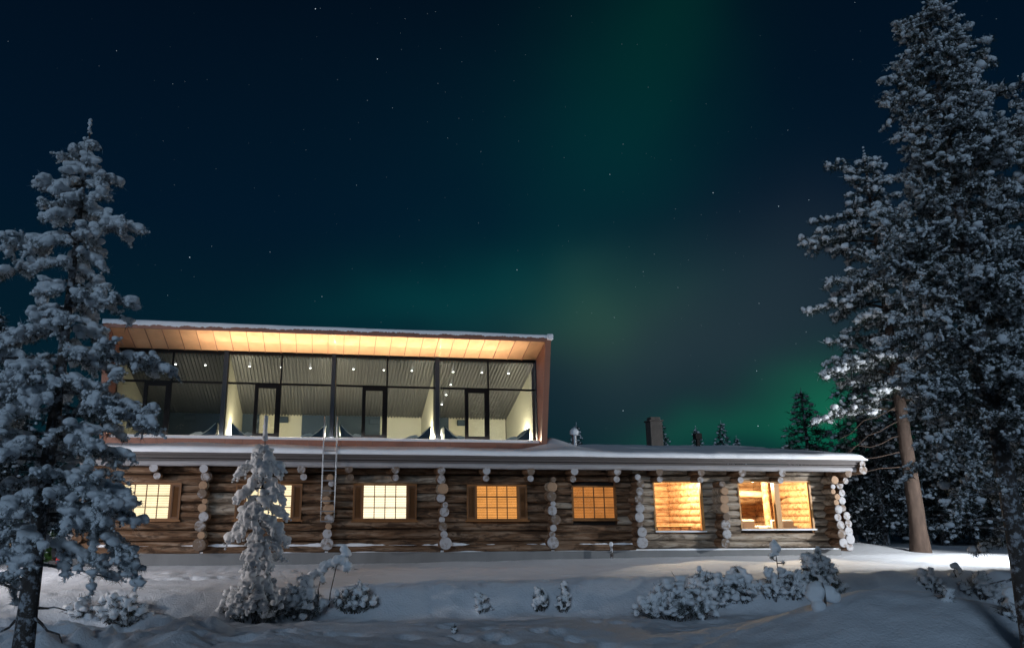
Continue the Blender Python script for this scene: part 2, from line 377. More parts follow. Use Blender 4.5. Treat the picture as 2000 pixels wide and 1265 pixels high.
tag(mesh_obj('snowy_ground', V, [F], M_SNOW, None, True), kind='structure')
def gz(x, y): return float(ground(np.array([x]), np.array([y]))[0])
def on_ground(px, py):                    # where the line of sight meets the snow
    d = ray(px, py); d = d/np.linalg.norm(d)
    for t in np.arange(6, 60, 0.03):
        p = CAM + d*t
        if p[2] <= gz(p[0], p[1]): return p[0], p[1]
    p = CAM + d*20; return p[0], p[1]

# ------------------------------------------------------------------ the log building
rng = np.random.default_rng(7)
XL, XR = -7.1, 16.4
B = thing('log_lodge', 'long weathered log lodge with lit windows, snowy roof and copper glass-fronted upper storey', 'building', (4.6, 2, 0))
fd = MB(); fd.box(XL, XR+0.08, -0.16, 9.9, -0.6, 0.27); fd.build('foundation', M_CONC, B)
# window openings in the wall: x0, x1, z0, z1 (of the glazed part with its frame)
WIN = [(-6.25, -4.32, 1.18, 2.23), (-2.76, -0.84, 1.18, 2.23), (0.68, 2.60, 1.16, 2.24), (4.15, 6.05, 1.17, 2.24),
       (7.52, 8.96, 1.19, 2.23), (10.20, 11.88, 0.82, 2.40), (13.11, 15.69, 0.87, 2.43)]
STACK = [-3.62, -0.06, 3.38, 6.82, 9.55, 12.34, 16.25]
def add_log(mb, x0, x1, z, r, y=0.0, rg=rng, mat=0, cap=0):
    n = max(2, int((x1-x0)/0.22)+1); xs = np.linspace(x0, x1, n)
    wob = 0.018*fbm(xs*0.7, np.full(n, z*13.0), 3, 3); wob2 = 0.03*fbm(xs*0.5, np.full(n, z*17.0+5), 9, 3)
    rr = r*(1 + 0.07*fbm(xs*0.9, np.full(n, z*7.0+2), 17, 3))
    mb.tube(np.stack([xs, np.full(n, y)+wob2, np.full(n, z)+wob], -1), rr, 14, mat, cap, 0.05, rg)
wall = MB(); bottom = MB(); edges = [XL] + STACK[:-1] + [XR+0.1]
for k in range(len(edges)-1):
    a, b_ = edges[k], edges[k+1]
    pale = k >= 5  # window light on these bays is put into a paler log colour
    rows = 9 if k < 4 else 11
    hs = rng.uniform(0.8, 1.2, rows); hs = hs/hs.sum()*(2.78-0.30); z = 0.30
    for q, h in enumerate(hs):
        zc = z + h/2; z += h
        spans = [(a, b_)]
        for (x0, x1, z0, z1) in WIN:
            if x0 > a-0.2 and x1 < b_+0.2 and zc+0.05 > z0 and zc-0.05 < z1:
                spans = [(a, x0-0.0), (x1+0.0, b_)]
        for (p, q_) in spans:
            if q_-p > 0.08: add_log(wall, p, q_, zc, h*0.50, 0.0, rng, 1 if (pale or rng.random() < 0.14) else 0)
wall.build('log_wall', [M_LOG, M_LOGPALE], B, True)
# bottom sill log with its line of snow
for k in range(5):
    a, b_ = edges[k], edges[k+1]; sl = MB(); add_log(sl, a+0.05, b_-0.05, 0.35, 0.12, -0.10); 
    o = sl.build('sill_log', M_LOG, B, True)
    n = 60; xs = np.linspace(a+0.1, b_-0.1, n); s = MB()
    th = 0.012 + 0.085*np.maximum(fbm(xs*1.3, xs*0+k*3.1, 71, 5)+0.10, 0)
    s.tube(np.stack([xs, np.full(n, -0.15), 0.44+th*0.3], -1), th, 8, 0, 0); s.build('snow_line', M_RSNOW, o, True)
n = 220; xs = np.linspace(XL, XR, n); s = MB()
th = 0.022 + 0.02*np.maximum(fbm(xs*0.8, xs*0+3, 77, 3)+0.3, 0)
s.tube(np.stack([xs, np.full(n, -0.145), 0.265+th*0.2], -1), th, 6, 0, 0); s.build('foundation_snow', M_RSNOW, B, True)
# backing, other walls
bk = MB()
for k in range(len(edges)-1): pass
def wall_with_holes(mb, x0, x1, z0, z1, y, holes, mat=0, th=0.04):
    xs = sorted(set([x0, x1] + [h for w_ in holes for h in w_[:2]]))
    for a, b_ in zip(xs[:-1], xs[1:]):
        cut = [w_ for w_ in holes if w_[0] <= a+1e-6 and w_[1] >= b_-1e-6]
        if not cut: mb.box(a, b_, y, y+th, z0, z1, mat)
        else:
            zz = z0
            for w_ in sorted(cut, key=lambda q: q[2]):
                mb.box(a, b_, y, y+th, zz, w_[2], mat); zz = w_[3]
            mb.box(a, b_, y, y+th, zz, z1, mat)
wall_with_holes(bk, XL+0.1, XR-0.05, 0.28, 2.80, 0.06, WIN)
bk.build('wall_backing', M_DARK, B)
for X in (XR-0.02, XL+0.05):
    gw = MB()
    for q in range(10):
        zc = 0.42 + q*0.25; ys = np.linspace(-0.2, 9.9, 30); gw.tube(np.stack([np.full(30, X)+0.02*fbm(ys, ys*0+q, 3), ys, np.full(30, zc)], -1), 0.135, 12, 0, 0, 0.05, rng)
    gw.build('gable_wall', M_LOGY, B, True)
gw = MB()
for q in range(10):
    ys = np.linspace(XL+.2, XR-.2, 40); gw.tube(np.stack([ys, np.full(40, 9.8), np.full(40, 0.42 + q*0.25)], -1), 0.135, 10, 0, 0)
gw.build('rear_wall', M_LOG, B, True)
# crossing log ends
def log_end(x, z, r, yf, wood, parent=B, yb=0.1):
    mb = MB(); pts = [(x, yb, z), (x+rng.uniform(-.01,.01), (yb+yf)/2, z), (x, yf+0.012, z)]
    mb.tube(pts, [r*1.02, r*1.03, r], 16, 0, None, 0.05, rng)
    # slightly domed cap with chamfered rim
    th = np.linspace(0, 2*math.pi, 16, endpoint=False); jit = 1+0.05*(rng.random(16)-.5)
    r0 = np.stack([x+np.cos(th)*r*jit, np.full(16, yf+0.012), z+np.sin(th)*r*jit], -1); r1 = np.stack([x+np.cos(th)*r*0.9*jit, np.full(16, yf-0.008), z+np.sin(th)*r*0.9*jit], -1)
    V = np.vstack([r0, r1, [(x, yf-0.016, z)]]); q = np.arange(16); qn = (q+1) % 16
    mb.add(V[:32], np.stack([q, qn, qn+16, q+16], -1)[:, ::-1] if False else np.stack([q, q+16, qn+16, qn], -1), 1)
    mb.add(V[16:], np.stack([q, np.full(16, 16), qn], -1), 1)
    return mb.build('log_end', [M_LOGY if not wood else M_LOGPALE, M_ENDWOOD if wood else M_FROST], parent, True)
for k, x in enumerate(STACK):
    z = 0.50; j = 0
    while z < 2.52:
        big = (j == 0)
        r = (0.185 if k < 5 else 0.15) if big else rng.choice([rng.uniform(0.085, 0.11), rng.uniform(0.12, 0.155), rng.uniform(0.135, 0.17)])
        if big: zc = 0.30 + r + 0.02
        else: zc = z + r
        if zc + r > 2.62: break
        wood = (rng.random() < (0.22 if k < 4 else 0.4)) and not big
        if k == 5: wood = rng.random() < 0.45
        log_end(x + rng.uniform(-.07, .07), zc, r, (-0.46 if k < 4 else -0.60) + rng.uniform(-.14, .10) + (0.08 if r < 0.105 else 0), wood)
        z = zc + r*0.80; j += 1
for j in range(9):                       # second column at the right-hand corner
    r = 0.13 + 0.05*(j < 5)*rng.random() - 0.01*(j % 2)
    log_end(16.62 + 0.03*(j % 2) + 0.10*(j < 5), 0.32 + j*0.245, r, -0.30 + rng.uniform(-.05, .05), False)
# protruding rafters, an upper and a lower log each
for k in range(16):
    x = -5.0 + 1.377*k
    if k > 14: x = 16.6
    mb = MB(); 
    def rafter(x, z, r, yf):
        m_ = MB(); pts = [(x, 0.3, z+0.06), (x, (0.3+yf)/2, z+0.02), (x, yf, z)]
        m_.tube(pts, r, 16, 0, 1, 0.04, rng); return m_.build('rafter', [M_LOGY, M_FROST], B, True)
    rafter(x, 2.62 + rng.uniform(-.015, .015), 0.118, -0.86); rafter(x + 0.05 + rng.uniform(-.03, .03), 2.41, 0.10, -0.62 + rng.uniform(-.06, .06))
for zz, r in ((2.93, 0.10), (2.74, 0.14)):
    m_ = MB(); m_.tube([(17.02, 2.0, zz+.1), (17.02, 0, zz), (17.02, -1.02, zz)], r, 16, 0, 1, 0.04, rng); m_.build('purlin', [M_LOGY, M_FROST], B, True)
# roof: deck, fascia boards, eave log, snow
RX0, RX1 = XL+0.02, 17.15
def roof_z(y): return 3.02 + 0.125*(y+1.0) if y < 6 else 3.02 + 0.125*7.0 - 0.125*(y-6)
rf = MB()
for (y0, y1) in ((-0.92, 6.0), (6.0, 13.0)):
    z0, z1 = roof_z(y0), roof_z(y1)
    rf.hexa([(RX0,y0,z0-.13),(RX1-.03,y0,z0-.13),(RX1-.03,y1,z1-.13),(RX0,y1,z1-.13),(RX0,y0,z0),(RX1-.03,y0,z0),(RX1-.03,y1,z1),(RX0,y1,z1)])
roof = rf.build('roof', M_FASCIA, B)
fb = MB()
for k, (z0, z1, y) in enumerate(((2.838, 2.882, -0.89), (2.912, 2.962, -0.945), (2.990, 3.055, -1.0))):
    fb.box(RX0, RX1-0.02, y, y+0.05, z0, z1)
fb.box(RX0, RX1-0.04, -0.90, 0.0, 2.845, 2.87)
fb.build('fascia', M_FASCIA, B)
ev = MB(); xs = np.linspace(RX0+0.1, 16.95, 90)
ev.tube(np.stack([xs, -0.80+0.02*fbm(xs*.5, xs*0, 5), 2.765+0.02*fbm(xs*.6, xs*0+4, 6)], -1), 0.085*(1+0.15*fbm(xs*0.8, xs*0+1, 8)), 12, 0, 0, 0.06, rng)
ev.build('eave_log', M_EAVELOG, B, True)
def roof_snow_mesh():
    xs = np.concatenate([np.arange(RX0-0.03, RX1+0.02, 0.09), [RX1+0.03]]); ys = np.concatenate([[-1.06, -1.085, -1.09, -1.08, -1.04, -0.96, -0.84], np.arange(-0.7, 6.01, 0.22)])
    zoff = np.concatenate([[0.03, 0.06, 0.105, 0.15, 0.188, 0.21, 0.222], np.full(len(ys)-7, 0.226)])
    X, Y = np.meshgrid(xs, ys, indexing='ij')
    zb = 3.02 + 0.125*(np.maximum(Y, -1.0)+1.0)
    edge = sstep(RX1+0.03, RX1-0.18, X)*sstep(RX0-0.03, RX0+0.15, X)
    hvar = 1 + 0.22*fbm(X*0.55, X*0+1, 81, 3)
    Z = zb + zoff[None,:]*hvar*(0.35+0.65*edge) + 0.05*fbm(X*0.5, Y*0.7, 87, 3)*sstep(-1.0, 0.3, Y)
    # drift against the right end of the upper storey
    Z = Z + 0.30*np.exp(-(((X-7.35)/0.75)**2 + ((Y-1.6)/1.3)**2))
    Y = Y + 0.035*fbm(X*1.6, X*0+2, 91, 3)*sstep(0, -0.95, Y)
    nx, ny = X.shape; ii = np.arange(nx-1)[:,None]*ny + np.arange(ny-1)[None,:]
    F = np.stack([ii, ii+ny, ii+ny+1, ii+1], -1).reshape(-1, 4)
    V = np.stack([X, Y, Z], -1).reshape(-1, 3)
    # right end skirt
    n0 = len(V); e = V.reshape(nx, ny, 3)[-1].copy(); e[:,2] = 3.02+0.125*(np.maximum(e[:,1],-1)+1.0)+0.004; e[:,0] += 0.005
    V = np.vstack([V, e]); a = (nx-1)*ny + np.arange(ny-1); b_ = n0+np.arange(ny-1)
    F = np.vstack([F, np.stack([a, b_, b_+1, a+1], -1)])
    return V, F
V, F = roof_snow_mesh(); mesh_obj('roof_snow', V, [F], M_RSNOW, roof, True)
bs_ = MB(); bs_.hexa([(RX0,6.0,roof_z(6)+.01),(RX1,6.0,roof_z(6)+.01),(RX1,13,roof_z(13)+.01),(RX0,13,roof_z(13)+.01),(RX0,6.0,roof_z(6)+.17),(RX1,6.0,roof_z(6)+.17),(RX1,13,roof_z(13)+.25),(RX0,13,roof_z(13)+.25)])
bs_.build('rear_roof_snow', M_RSNOW, roof)
# chimney and vents on the roof
p = aty(1279, 862, 5.0); q = aty(1279, 816, 5.0); ch = MB(); x = p[0]; zt = q[2]
ch.box(x-.25, x+.25, 4.75, 5.25, 3.7, zt-.16); ch.box(x-.29, x+.29, 4.71, 5.29, zt-.16, zt-.10); ch.box(x-.2, x+.2, 4.8, 5.2, zt-.10, zt+.02)
ch.build('chimney', simple('sooty_brick', (0.10, 0.085, 0.075), 0.9, var=0.3, scale=6, bs=.5), roof, bevel=0.015)
p = aty(1122, 858, 4.0); v = MB(); v.tube([(p[0], 4, 3.6), (p[0], 4, p[2]+.22)], 0.09, 12, 0, 0); v.tube([(p[0], 4, p[2]+.14), (p[0], 4, p[2]+.2)], 0.16, 12, 0, 0)
v.tube([(p[0], 4, p[2]+.18), (p[0], 4, p[2]+.24), (p[0], 4, p[2]+.34), (p[0], 4, p[2]+.40), (p[0], 4, p[2]+.42)], [0.16, .175, .16, .10, .02], 12, 1, 1); v.build('roof_vent', [M_METAL, M_RSNOW], roof, True)
p = aty(1363, 863, 5.0); v = MB(); v.box(p[0]-.06, p[0]+.06, 4.94, 5.06, 3.7, p[2]+.12); v.box(p[0]-.13, p[0]+.13, 4.87, 5.13, p[2]+.12, p[2]+.34); v.build('roof_vent', M_DARK, roof)

# ---- small-paned windows with shutters
M_BLW = emis('glowing_white_blind', (1.0, 0.82, 0.52), 1.75, 0.35, 2.2)  # blinds glow themselves, standing in for lamplight from the rooms behind
M_BLW2 = emis('glowing_cream_blind', (1.0, 0.84, 0.60), 1.9, 0.25, 2.0)
M_BLO = emis('glowing_orange_blind', (1.0, 0.40, 0.10), 1.15, 0.45, 2.4)
M_BLO2 = emis('glowing_amber_blind', (0.95, 0.33, 0.08), 0.72, 0.5, 1.8)
M_BLDK = emis('glow_behind_blind', (0.8, 0.28, 0.05), 0.30)  # glowing sheet behind the slats, room light put into its emission
M_BLDKW = emis('bright_glow_behind_blind', (1.0, 0.66, 0.30), 0.9)
def small_window(x0, x1, z0, z1, shutters, blind, gap, yf):
    f = MB(); t = 0.045
    sw = 0.27 if shutters else 0.0
    a, b_ = x0+sw, x1-sw
    f.box(x0, x1, yf, yf+.10, z1-t, z1); f.box(x0, x1, yf, yf+.10, z0, z0+t)
    f.box(x0, x0+t*.6, yf, yf+.10, z0+t, z1-t); f.box(x1-t*.6, x1, yf, yf+.10, z0+t, z1-t)
    f.box(a-.02, a+t, yf-.01, yf+.10, z0+t, z1-t); f.box(b_-t, b_+.02, yf-.01, yf+.10, z0+t, z1-t)
    ga, gb, g0, g1 = a+t, b_-t, z0+t, z1-t
    for i in range(1, 4): xm = ga + (gb-ga)*i/4; f.box(xm-.013, xm+.013, yf+.012, yf+.05, g0, g1)
    for i in range(1, 3): zm = g0 + (g1-g0)*i/3; f.box(ga, gb, yf+.009, yf+.053, zm-.013, zm+.013)
    wf = f.build('window', M_WFRAME, B)
    pn = MB(); pn.box(ga, gb, yf+.055, yf+.06, g0, g1); pn.build('pane', M_GLASS, wf)
    bl = MB(); ns = 20; hh = (g1-g0)/ns
    for i in range(ns):
        zc = g0 + hh*(i+.5); yb = yf+.16
        bl.quad((ga-.03, yb-.012, zc-hh*.36), (gb+.03, yb-.012, zc-hh*.36), (gb+.03, yb+.012, zc+hh*.36), (ga-.03, yb+.012, zc+hh*.36), 0)
    bl.quad((ga-.06, yf+.2, g0-.04), (gb+.06, yf+.2, g0-.04), (gb+.06, yf+.2, g1+.04), (ga-.06, yf+.2, g1+.04), 1)
    bl.build('blind', [blind, gap], wf)
    si = MB(); si.box(x0-.05, x1+.05, yf-.06, yf+.06, z0-.045, z0-.002); so = si.build('sill', M_WFRAME, wf)
    if shutters:
        for (p0, p1) in ((x0+t*.6+.005, a-.025), (b_+.025, x1-t*.6-.005)):
            s = MB(); fr_ = .028
            s.box(p0, p0+fr_, yf+.0, yf+.035, g0, g1); s.box(p1-fr_, p1, yf, yf+.035, g0, g1); s.box(p0+fr_, p1-fr_, yf, yf+.035, g1-.04, g1); s.box(p0+fr_, p1-fr_, yf, yf+.035, g0, g0+.04)
            m_ = int((g1-g0-.08)/.034)
            for i in range(m_):
                zc = g0+.04+.034*(i+.5); s.quad((p0+fr_, yf+.006, zc-.018), (p1-fr_, yf+.006, zc-.018), (p1-fr_, yf+.03, zc+.016), (p0+fr_, yf+.03, zc+.016))
            s.box(p0+fr_, p1-fr_, yf+.034, yf+.04, g0+.04, g1-.04, 0)
            s.build('shutter', M_SHUT, wf)
for k, (blm, gp) in enumerate(((M_BLW, M_BLDKW), (M_BLW, M_BLDKW), (M_BLW2, M_BLDKW), (M_BLO, M_BLDK), (M_BLO2, M_BLDK))):
    small_window(*WIN[k], k < 4, blm, gp, -0.16 if k < 4 else -0.09)
# ---- two big picture windows with the rooms behind them
def picture_window(x0, x1, z0, z1, split, yf=-0.12):
    f = MB(); t = 0.05
    f.box(x0, x1, yf, yf+.16, z1-t, z1); f.box(x0, x1, yf-.03, yf+.16, z0, z0+t*.8); f.box(x0, x0+t, yf, yf+.16, z0+t*.8, z1-t); f.box(x1-t*1.3, x1, yf, yf+.16, z0+t*.8, z1-t)
    if split: f.box(split-.09, split+.09, yf-.02, yf+.16, z0+t*.8, z1-t)
    wf = f.build('window', M_BIGFRAME, B)
    for (a, b_) in ([(x0+t, split-.09), (split+.09, x1-t*1.3)] if split else [(x0+t, x1-t*1.3)]):
        pn = MB(); pn.box(a, b_, yf+.09, yf+.096, z0+t*.8, z1-t); pn.build('pane', M_GLASS, wf)
    si = MB(); xs = np.linspace(x0-.02, x1+.02, 40); si.tube(np.stack([xs, np.full(40, yf-.05), np.full(40, z0-.0)], -1), 0.028+0.01*fbm(xs*2, xs*0, 3), 8, 0, 0); si.build('sill_snow', M_RSNOW, wf, True)
picture_window(*WIN[5], None); picture_window(*WIN[6], 14.46)
def room(x0, x1, y1, z0=0.40, z1=2.62):
    m_ = MB(); y0 = 0.11
    for q in range(10):                        # rear wall of round logs
        zc = z0 + 0.11 + q*0.222; add_log(m_, x0, x1, zc, 0.122, y1+0.1, rng)
    for q in range(10):
        zc = z0 + 0.11 + q*0.222
        for X in (x0-0.06, x1+0.06): m_.tube([(X, y0+.05, zc), (X, (y0+y1)/2, zc), (X, y1, zc)], 0.122, 10, 0, 0, .05, rng)
    m_.box(x0-.1, x1+.1, y0, y1+.1, z0-.05, z0, 1); m_.box(x0-.1, x1+.1, y0, y1+.1, z1, z1+.05, 1)
    return m_.build('indoor_wall', [M_LOGIN, simple('pine_boards', (0.52, 0.32, 0.16), 0.6, var=.2, stretch=(.4,4,4))], B, True)
room(9.75, 12.2, 3.2); room(12.55, 16.15, 4.2)
def lamp_light(name, loc, power, col, radius=0.06, kind='POINT', target=None, size=None, blend=0.6):
    ld = bpy.data.lights.new(name, kind); ld.energy = power; ld.color = col
    if kind in ('POINT', 'SPOT'): ld.shadow_soft_size = radius
    if kind == 'SPOT': ld.spot_size = R(size); ld.spot_blend = blend
    o = bpy.data.objects.new(name, ld); COL.objects.link(o); o.location = loc
    if target is not None: aim(o, loc, target)
    return o
def pendant(x, y, z, power, label):
    t = thing('pendant_lamp', label, 'lamp', (x, y, 2.62))
    m_ = MB(); m_.tube([(x, y, 2.62), (x, y, z+.14)], 0.008, 6, 0, 0); m_.build('cord', M_FRAME, t)
    m_ = MB(); m_.tube([(x, y, z+.15), (x, y, z+.12), (x, y, z-.02)], [0.03, 0.07, 0.16], 16, 0, None); m_.build('lamp_shade', M_LINEN, t, True)
    l = lamp_light('bulb_light', (x, y, z-0.06), power, (1.0, 0.74, 0.47), 0.05)
    l.parent = t; l.matrix_parent_inverse = Matrix.Translation(-Vector(t.location))
pendant(11.0, 1.0, 2.44, 560, 'pendant lamp over the table behind the single picture window')
pendant(14.2, 0.85, 2.46, 820, 'pendant lamp in the room behind the double picture window')
# furniture glimpsed in those rooms
t = thing('dining_table', 'pale wooden table behind the single large window', 'table', (11.1, 1.0, 0.4))
m_ = MB(); m_.box(10.5, 11.75, 0.55, 1.35, 0.93, 0.97); m_.build('tabletop', M_BIGFRAME, t, bevel=.008)
for X in (10.56, 11.69):
    for Y in (0.61, 1.29): m_ = MB(); m_.box(X-.03, X+.03, Y-.03, Y+.03, 0.4, 0.93); m_.build('leg', M_BIGFRAME, t)
t = thing('chair', 'white chair back at the left end of the table by the large window', 'chair', (10.35, .9, .4))
m_ = MB(); m_.box(10.22, 10.27, .62, 1.0, .8, 1.12); m_.build('backrest', M_LINEN, t, bevel=.01); m_ = MB(); m_.box(10.22, 10.6, .62, 1.0, .80, .84); m_.build('seat', M_LINEN, t)
for X in (10.25, 10.57):
    for Y in (.65, .97): m_ = MB(); m_.box(X-.02, X+.02, Y-.02, Y+.02, .4, .8); m_.build('leg', M_BIGFRAME, t)
m_ = MB(); 
for q in range(9): m_.box(9.9, 11.0, 3.02, 3.07, 1.16+q*.14, 1.16+q*.14+.132)
tag(m_.build('wall_panel', simple('orange_pine_board', (0.72, 0.42, 0.18), .6, var=.18, stretch=(.5,5,5)), None), 'panel of bright orange pine boards on the rear wall behind the single large window', 'panel')
def sofa(x, y, label, w_=0.9):
    t = thing('armchair', label, 'armchair', (x, y, .4))
    m_ = MB(); m_.box(x-w_/2, x+w_/2, y-.35, y+.35, .55, .80); m_.build('seat', M_LINEN, t, bevel=.05)
    m_ = MB(); m_.box(x-w_/2, x+w_/2, y-.45, y-.3, .55, 1.18); m_.build('backrest', M_LINEN, t, bevel=.05)
    for X in (x-w_/2-.08, x+w_/2+.08): m_ = MB(); m_.box(X-.08, X+.08, y-.4, y+.35, .4, .98); m_.build('armrest', M_LINEN, t, bevel=.04)
sofa(13.65, 1.2, 'white upholstered armchair seen through the left pane of the double window'); sofa(15.05, 1.1, 'white upholstered armchair seen through the right pane of the double window', 0.8)
for X, Y, lb in ((14.25, 2.4, 'round golden log post inside the left pane of the double window'), (15.25, 1.9, 'round golden log post inside the right pane of the double window')):
    m_ = MB(); m_.tube([(X, Y, .4), (X, Y, 1.5), (X, Y, 2.62)], 0.12, 14, 0, 0, .04, rng); tag(m_.build('log_post', M_LOGIN, None, True), lb, 'post')
m_ = MB(); m_.tube([(12.6, 2.15, 2.02), (14.4, 2.15, 2.06), (16.1, 2.15, 2.02)], 0.12, 12, 0, 0, .04, rng); m_.build('ceiling_beam', M_LOGIN, B, True)

# ------------------------------------------------------------------ the copper and glass upper storey (parts of the same building)
GY0 = 1.0; GZ0, GZ1 = 3.68, 6.40; HW = 6.95; BAYS = [-6.78, -3.42, 0.0, 3.42, 6.78]
TRZ = 5.41
for s_ in (-1, 1):
    fr = MB()                        # flared side frames: the front edge leans forward towards the top
    xi, xo = s_*(HW-0.19), s_*HW
    prof = [(0.62, 3.40), (-0.32, 6.98), (6.3, 5.75), (6.3, 3.6)]
    a = [(xi, y, z) for y, z in prof]; b_ = [(xo, y, z) for y, z in prof]
    fr.add(a+b_, [(0,1,2,3) if s_ > 0 else (3,2,1,0), (7,6,5,4) if s_ > 0 else (4,5,6,7)]); 
    for i in range(4):
        j = (i+1) % 4; f_ = (i, i+4, j+4, j); fr.add(a+b_, [f_ if s_ > 0 else f_[::-1]])
    fr.build('copper_side_wall', M_COPPER, B)

tp = MB(); X = HW-0.19
tp.hexa([(-X,-.32,6.80),(X,-.32,6.80),(X,-.26,6.80),(-X,-.26,6.80),(-X,-.33,6.975),(X,-.33,6.975),(X,-.26,6.975),(-X,-.26,6.975)])
tp.build('copper_fascia', M_COPPER, B)
rt_ = MB(); rt_.hexa([(-X,-.26,6.90),(X,-.26,6.90),(X,6.3,5.65),(-X,6.3,5.65),(-X,-.26,6.97),(X,-.26,6.97),(X,6.3,5.74),(-X,6.3,5.74)]); upper_roof = rt_.build('upper_roof', M_COPPER, B)
# soffit: overlapping sheets with standing seams
sf = MB(); nxp = 27; xs = np.linspace(-X, X, nxp+1)
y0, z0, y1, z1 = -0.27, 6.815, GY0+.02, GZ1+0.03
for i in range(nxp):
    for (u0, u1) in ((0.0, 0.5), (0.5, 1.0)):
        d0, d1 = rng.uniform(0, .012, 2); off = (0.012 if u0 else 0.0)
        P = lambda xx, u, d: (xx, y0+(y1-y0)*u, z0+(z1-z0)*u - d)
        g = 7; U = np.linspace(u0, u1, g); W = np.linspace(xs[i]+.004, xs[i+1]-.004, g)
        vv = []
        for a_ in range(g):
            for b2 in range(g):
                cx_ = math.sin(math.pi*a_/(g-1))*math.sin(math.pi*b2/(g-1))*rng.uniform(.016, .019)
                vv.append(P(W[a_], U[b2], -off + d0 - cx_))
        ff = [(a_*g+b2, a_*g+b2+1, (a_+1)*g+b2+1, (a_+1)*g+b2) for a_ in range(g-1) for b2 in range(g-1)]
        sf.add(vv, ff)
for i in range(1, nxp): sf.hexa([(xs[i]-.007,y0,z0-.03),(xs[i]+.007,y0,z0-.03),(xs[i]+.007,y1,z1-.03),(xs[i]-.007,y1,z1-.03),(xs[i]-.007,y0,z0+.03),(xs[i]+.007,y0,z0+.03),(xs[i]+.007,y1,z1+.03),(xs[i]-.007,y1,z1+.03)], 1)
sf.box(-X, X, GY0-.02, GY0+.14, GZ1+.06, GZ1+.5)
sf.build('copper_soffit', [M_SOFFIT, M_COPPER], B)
# sill: sloping copper panels below the glass
sl = MB(); xs2 = np.linspace(-X, X, 28)
for i in range(27): sl.hexa([(xs2[i]+.004,.60,3.42),(xs2[i+1]-.004,.60,3.42),(xs2[i+1]-.004,1.1,3.42),(xs2[i]+.004,1.1,3.42),(xs2[i]+.004,.60,3.60),(xs2[i+1]-.004,.60,3.60),(xs2[i+1]-.004,1.1,3.655),(xs2[i]+.004,1.1,3.655)])
sl.build('copper_sill', M_COPPER, B)
n = 260; xs = np.linspace(-X+.02, X-.02, n); s = MB(); th = 0.042 + 0.03*np.maximum(fbm(xs*0.9, xs*0+8, 101, 3)+.3, 0)
s.tube(np.stack([xs, np.full(n, 0.80), 3.64+th*.3], -1), th*1.2, 8, 0, 0); s.build('sill_snow', M_RSNOW, B, True)
# snow cap with ragged frost edge over the fascia
n = 520; xs = np.linspace(-HW-.02, HW+.02, n); rag = 6.945 - 0.055*np.maximum(0, fbm(xs*5, xs*0+2, 111, 4)+.25) - 0.03*rng.random(n)*(rng.random(n) < .4)
rag = rag - 0.03*sstep(2, -6, xs)
top = 7.045 + 0.03*fbm(xs*.5, xs*0, 115, 3)
rows = [np.stack([xs, np.full(n, -.345), rag], -1), np.stack([xs, np.full(n, -.355), rag*.4+top*.6], -1), np.stack([xs, np.full(n, -.335), top-.012], -1), np.stack([xs, np.full(n, -.29), top], -1), np.stack([xs, np.full(n, 0.3), top-.10], -1), np.stack([xs, np.full(n, 6.2), top-1.18], -1)]
V = np.vstack(rows); F = []
for r_ in range(5): i = np.arange(n-1)+r_*n; F.append(np.stack([i, i+1, i+1+n, i+n], -1))
mesh_obj('upper_roof_snow', V, [np.vstack(F)], M_RSNOW, upper_roof, True)
m_ = MB(); m_.box(HW-.14, HW+.06, -.40, -.1, 6.86, 7.06); m_.build('snow_lump', M_RSNOW, upper_roof, True, bevel=.04)
# glazing bays
for k in range(4):
    a, b_ = BAYS[k], BAYS[k+1]; mid = (a+b_)/2
    m_ = MB(); t = .022
    m_.box(a, b_, GY0-.03, GY0+.06, GZ1-.05, GZ1+.05); m_.box(a, b_, GY0-.03, GY0+.06, GZ0-.03, GZ0+.035)
    m_.box(a+.06, b_-.06, GY0-.025, GY0+.06, TRZ-.03, TRZ+.03)
    m_.box(mid-.025, mid+.025, GY0-.028, GY0+.06, GZ0+.035, TRZ-.03); m_.box(mid-.025, mid+.025, GY0-.028, GY0+.06, TRZ+.03, GZ1-.05)
    g = m_.build('glazing_frame', M_FRAME, B)
    d0, d1 = mid-.80, mid-.025
    dm = MB(); ft = .115
    dm.box(d0, d0+ft, GY0-.04, GY0+.03, GZ0+.035, TRZ-.03); dm.box(d1-ft, d1, GY0-.04, GY0+.03, GZ0+.035, TRZ-.03)
    dm.box(d0+ft, d1-ft, GY0-.04, GY0+.03, TRZ-.03-ft, TRZ-.03); dm.box(d0+ft, d1-ft, GY0-.04, GY0+.03, GZ0+.035, GZ0+.035+ft)
    dm.box(d1-.09, d1-.06, GY0-.09, GY0-.04, 4.5, 4.62)
    dm.build('glass_door', M_FRAME, g)
    for (p0, p1, z0, z1) in ((a+.05, mid-.025, TRZ+.03, GZ1-.05), (mid+.025, b_-.05, TRZ+.03, GZ1-.05), (a+.05, d0, GZ0+.035, TRZ-.03), (d0+ft, d1-ft, GZ0+.15, TRZ-.145), (mid+.025, b_-.05, GZ0+.035, TRZ-.03)):
        pn = MB(); pn.box(p0, p1, GY0+.0, GY0+.006, z0, z1); pn.build('pane', M_GLASS, g)
for x in BAYS:
    m_ = MB(); wd = .11 if abs(x) < 6 else .05
    m_.box(x-wd, x+wd*.2, GY0-.05, GY0+.5, GZ0-.03, GZ1+.05); m_.build('mullion', M_COLUMN, B)
